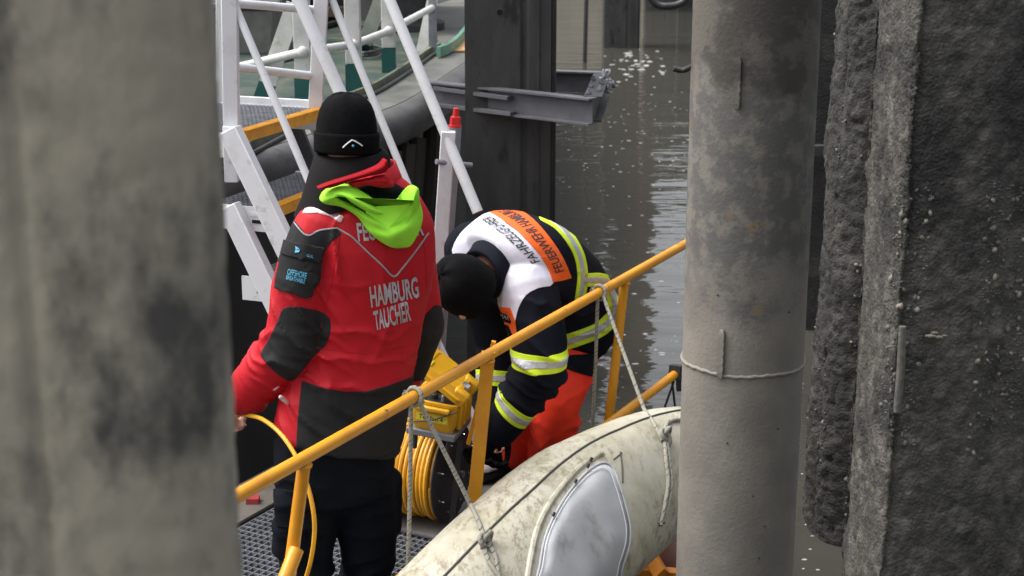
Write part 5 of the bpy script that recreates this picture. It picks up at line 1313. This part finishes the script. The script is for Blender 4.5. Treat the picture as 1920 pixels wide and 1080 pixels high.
armband(C2(1016, 670, 5.53), V(.02, 0, 1), .068, .027, .135)
armband(C2(973, 770, 5.54), hd + V(-.15, 0, .15), .062, .025, .12)
armband((eR + wR) / 2, hdr, .062, .025, .12)
panel('name_tab', j2, front(j2, polyf(z2, [(921, 588), (936, 576), (958, 577), (966, 600), (970, 632), (962, 628), (955, 610), (921, 600)]), -.4), f_org, p2, .004, .006, near=True)
panel('name_patch', j2, front(j2, polyf(z2, [(926, 586), (936, 583), (953, 590), (960, 602), (959, 606), (926, 595)]), -.4), f_navy, p2, .006, .006, near=True)
pv, pf = clip(j2, front(j2, polyf(z2, [(915, 570), (975, 570), (975, 640), (915, 610)]), -.45), .0065, .001, True) or (None, None)
if pv is not None:
    lettering('name_lettering', 'MAR', aff((938, 595), (17, 6), (0, -8)), BVHTree.FromPolygons([tuple(q) for q in pv], pf), f_print, p2, .001, .0)
# stand-up collar
rows = []
A2, ax2 = LT2, nrm(neck - h2)
B2 = nrm(np.cross(ax2, A2))
n = 56; a = np.linspace(0, 2 * math.pi, n, endpoint=False); rr = []
cs_ = LT2 * .014
for t, A_, B_ in ((.045, .132, .122), (.0, .118, .110), (-.045, .110, .104), (-.085, .107, .101)): rr.append(neck + cs_ + ax2 * t + np.outer(np.cos(a), A2 * A_) + np.outer(np.sin(a), B2 * B_))
for t, A_, B_ in ((-.087, .098, .092), (-.075, .085, .08), (-.05, .070, .068), (.02, .05, .045)): rr.append(neck + cs_ * .6 + ax2 * t + np.outer(np.cos(a), A2 * A_) + np.outer(np.sin(a), B2 * B_))
vv = np.concatenate(rr); vv += .006 * fbm(vv * 10, 3, 4)[:, None] * V(-.5, -.5, .5)
m = MB(); m.loft([vv[i * n:(i + 1) * n] for i in range(len(rr))], cap=False); obj('collar', m, f_navy, p2, smooth=True)
# glove
m = MB(); hand(m, wL + hd * .06, hd + V(-.1, 0, -.3), V(-.7, .3, .3), .8, -1, 1.22, .0118); capsule(m, [wL + hd * .01, wL + hd * .07], [.05, .042], 14)
gl = remesh(m, .005, 2); obj('glove', gl.mesh(), f_black, p2, smooth=True)
m = MB(); hand(m, wR + hdr * .05, hdr, V(.3, -.5, 0), .7, 1, 1.22, .0118); capsule(m, [wR, wR + hdr * .06], [.05, .042], 14); gl = remesh(m, .005, 2); obj('glove', gl.mesh(), f_black, p2, smooth=True)
m = MB(); aa = np.linspace(0, 2 * math.pi, 28, endpoint=False); s1 = nrm(np.cross(hd, (0, 1, 0.2))); s2 = np.cross(s1, hd); m.tube([wL + hd * .035 + .052 * (math.cos(q) * s1 + math.sin(q) * s2) for q in aa], .006, 8, close=True); obj('glove_cuff', m, f_black, p2)
beanie(p2, h2 - fw2 * .008, nrm(up2 + nrm(fw2) * .18 - V(.06, 0, 0)), fw2 + V(0, -.2, .2), f_black, 1.04, .117, .107, False, 5, -.058)
# case label print
q0_ = o_ if False else None
# ------------------------------------------------------------------ printed labels on the telephone case
def flat_text(name, s, o0, ux, uy, w_, h_, mat, par, up_):
    v, f = text_mesh(s, .008); P_ = np.asarray(o0) + np.outer(v[:, 0] * w_, ux) + np.outer(v[:, 1] * h_, uy) + up_
    return obj(name, (P_, f), mat, par, smooth=False)
fo_ = CASE_O - cdp * .0015
m = MB(); m.box(fo_ + cb * .085 + cu * .052, cb, cdp, cu, .125, .002, .030); lb = obj('label', m, lab, CASE_T)
flat_text('label_lettering', 'Telefon 4', fo_ + cb * .034 + cu * .044 - cdp * .0014, cb, cu, .095, .018, f_blk, lb, V(0, 0, 0))
m = MB(); m.box(LID_O + lx * (LW - .035) + cdp * .055 + lu * .0425, lx, cdp, lu, .022, .060, .001); lb = obj('label', m, lab, lid)
flat_text('label_lettering', 'Telefon 4', LID_O + lx * (LW - .040) + cdp * .030 + lu * .0434, cdp, lx, .050, .011, f_blk, lid, V(0, 0, 0))
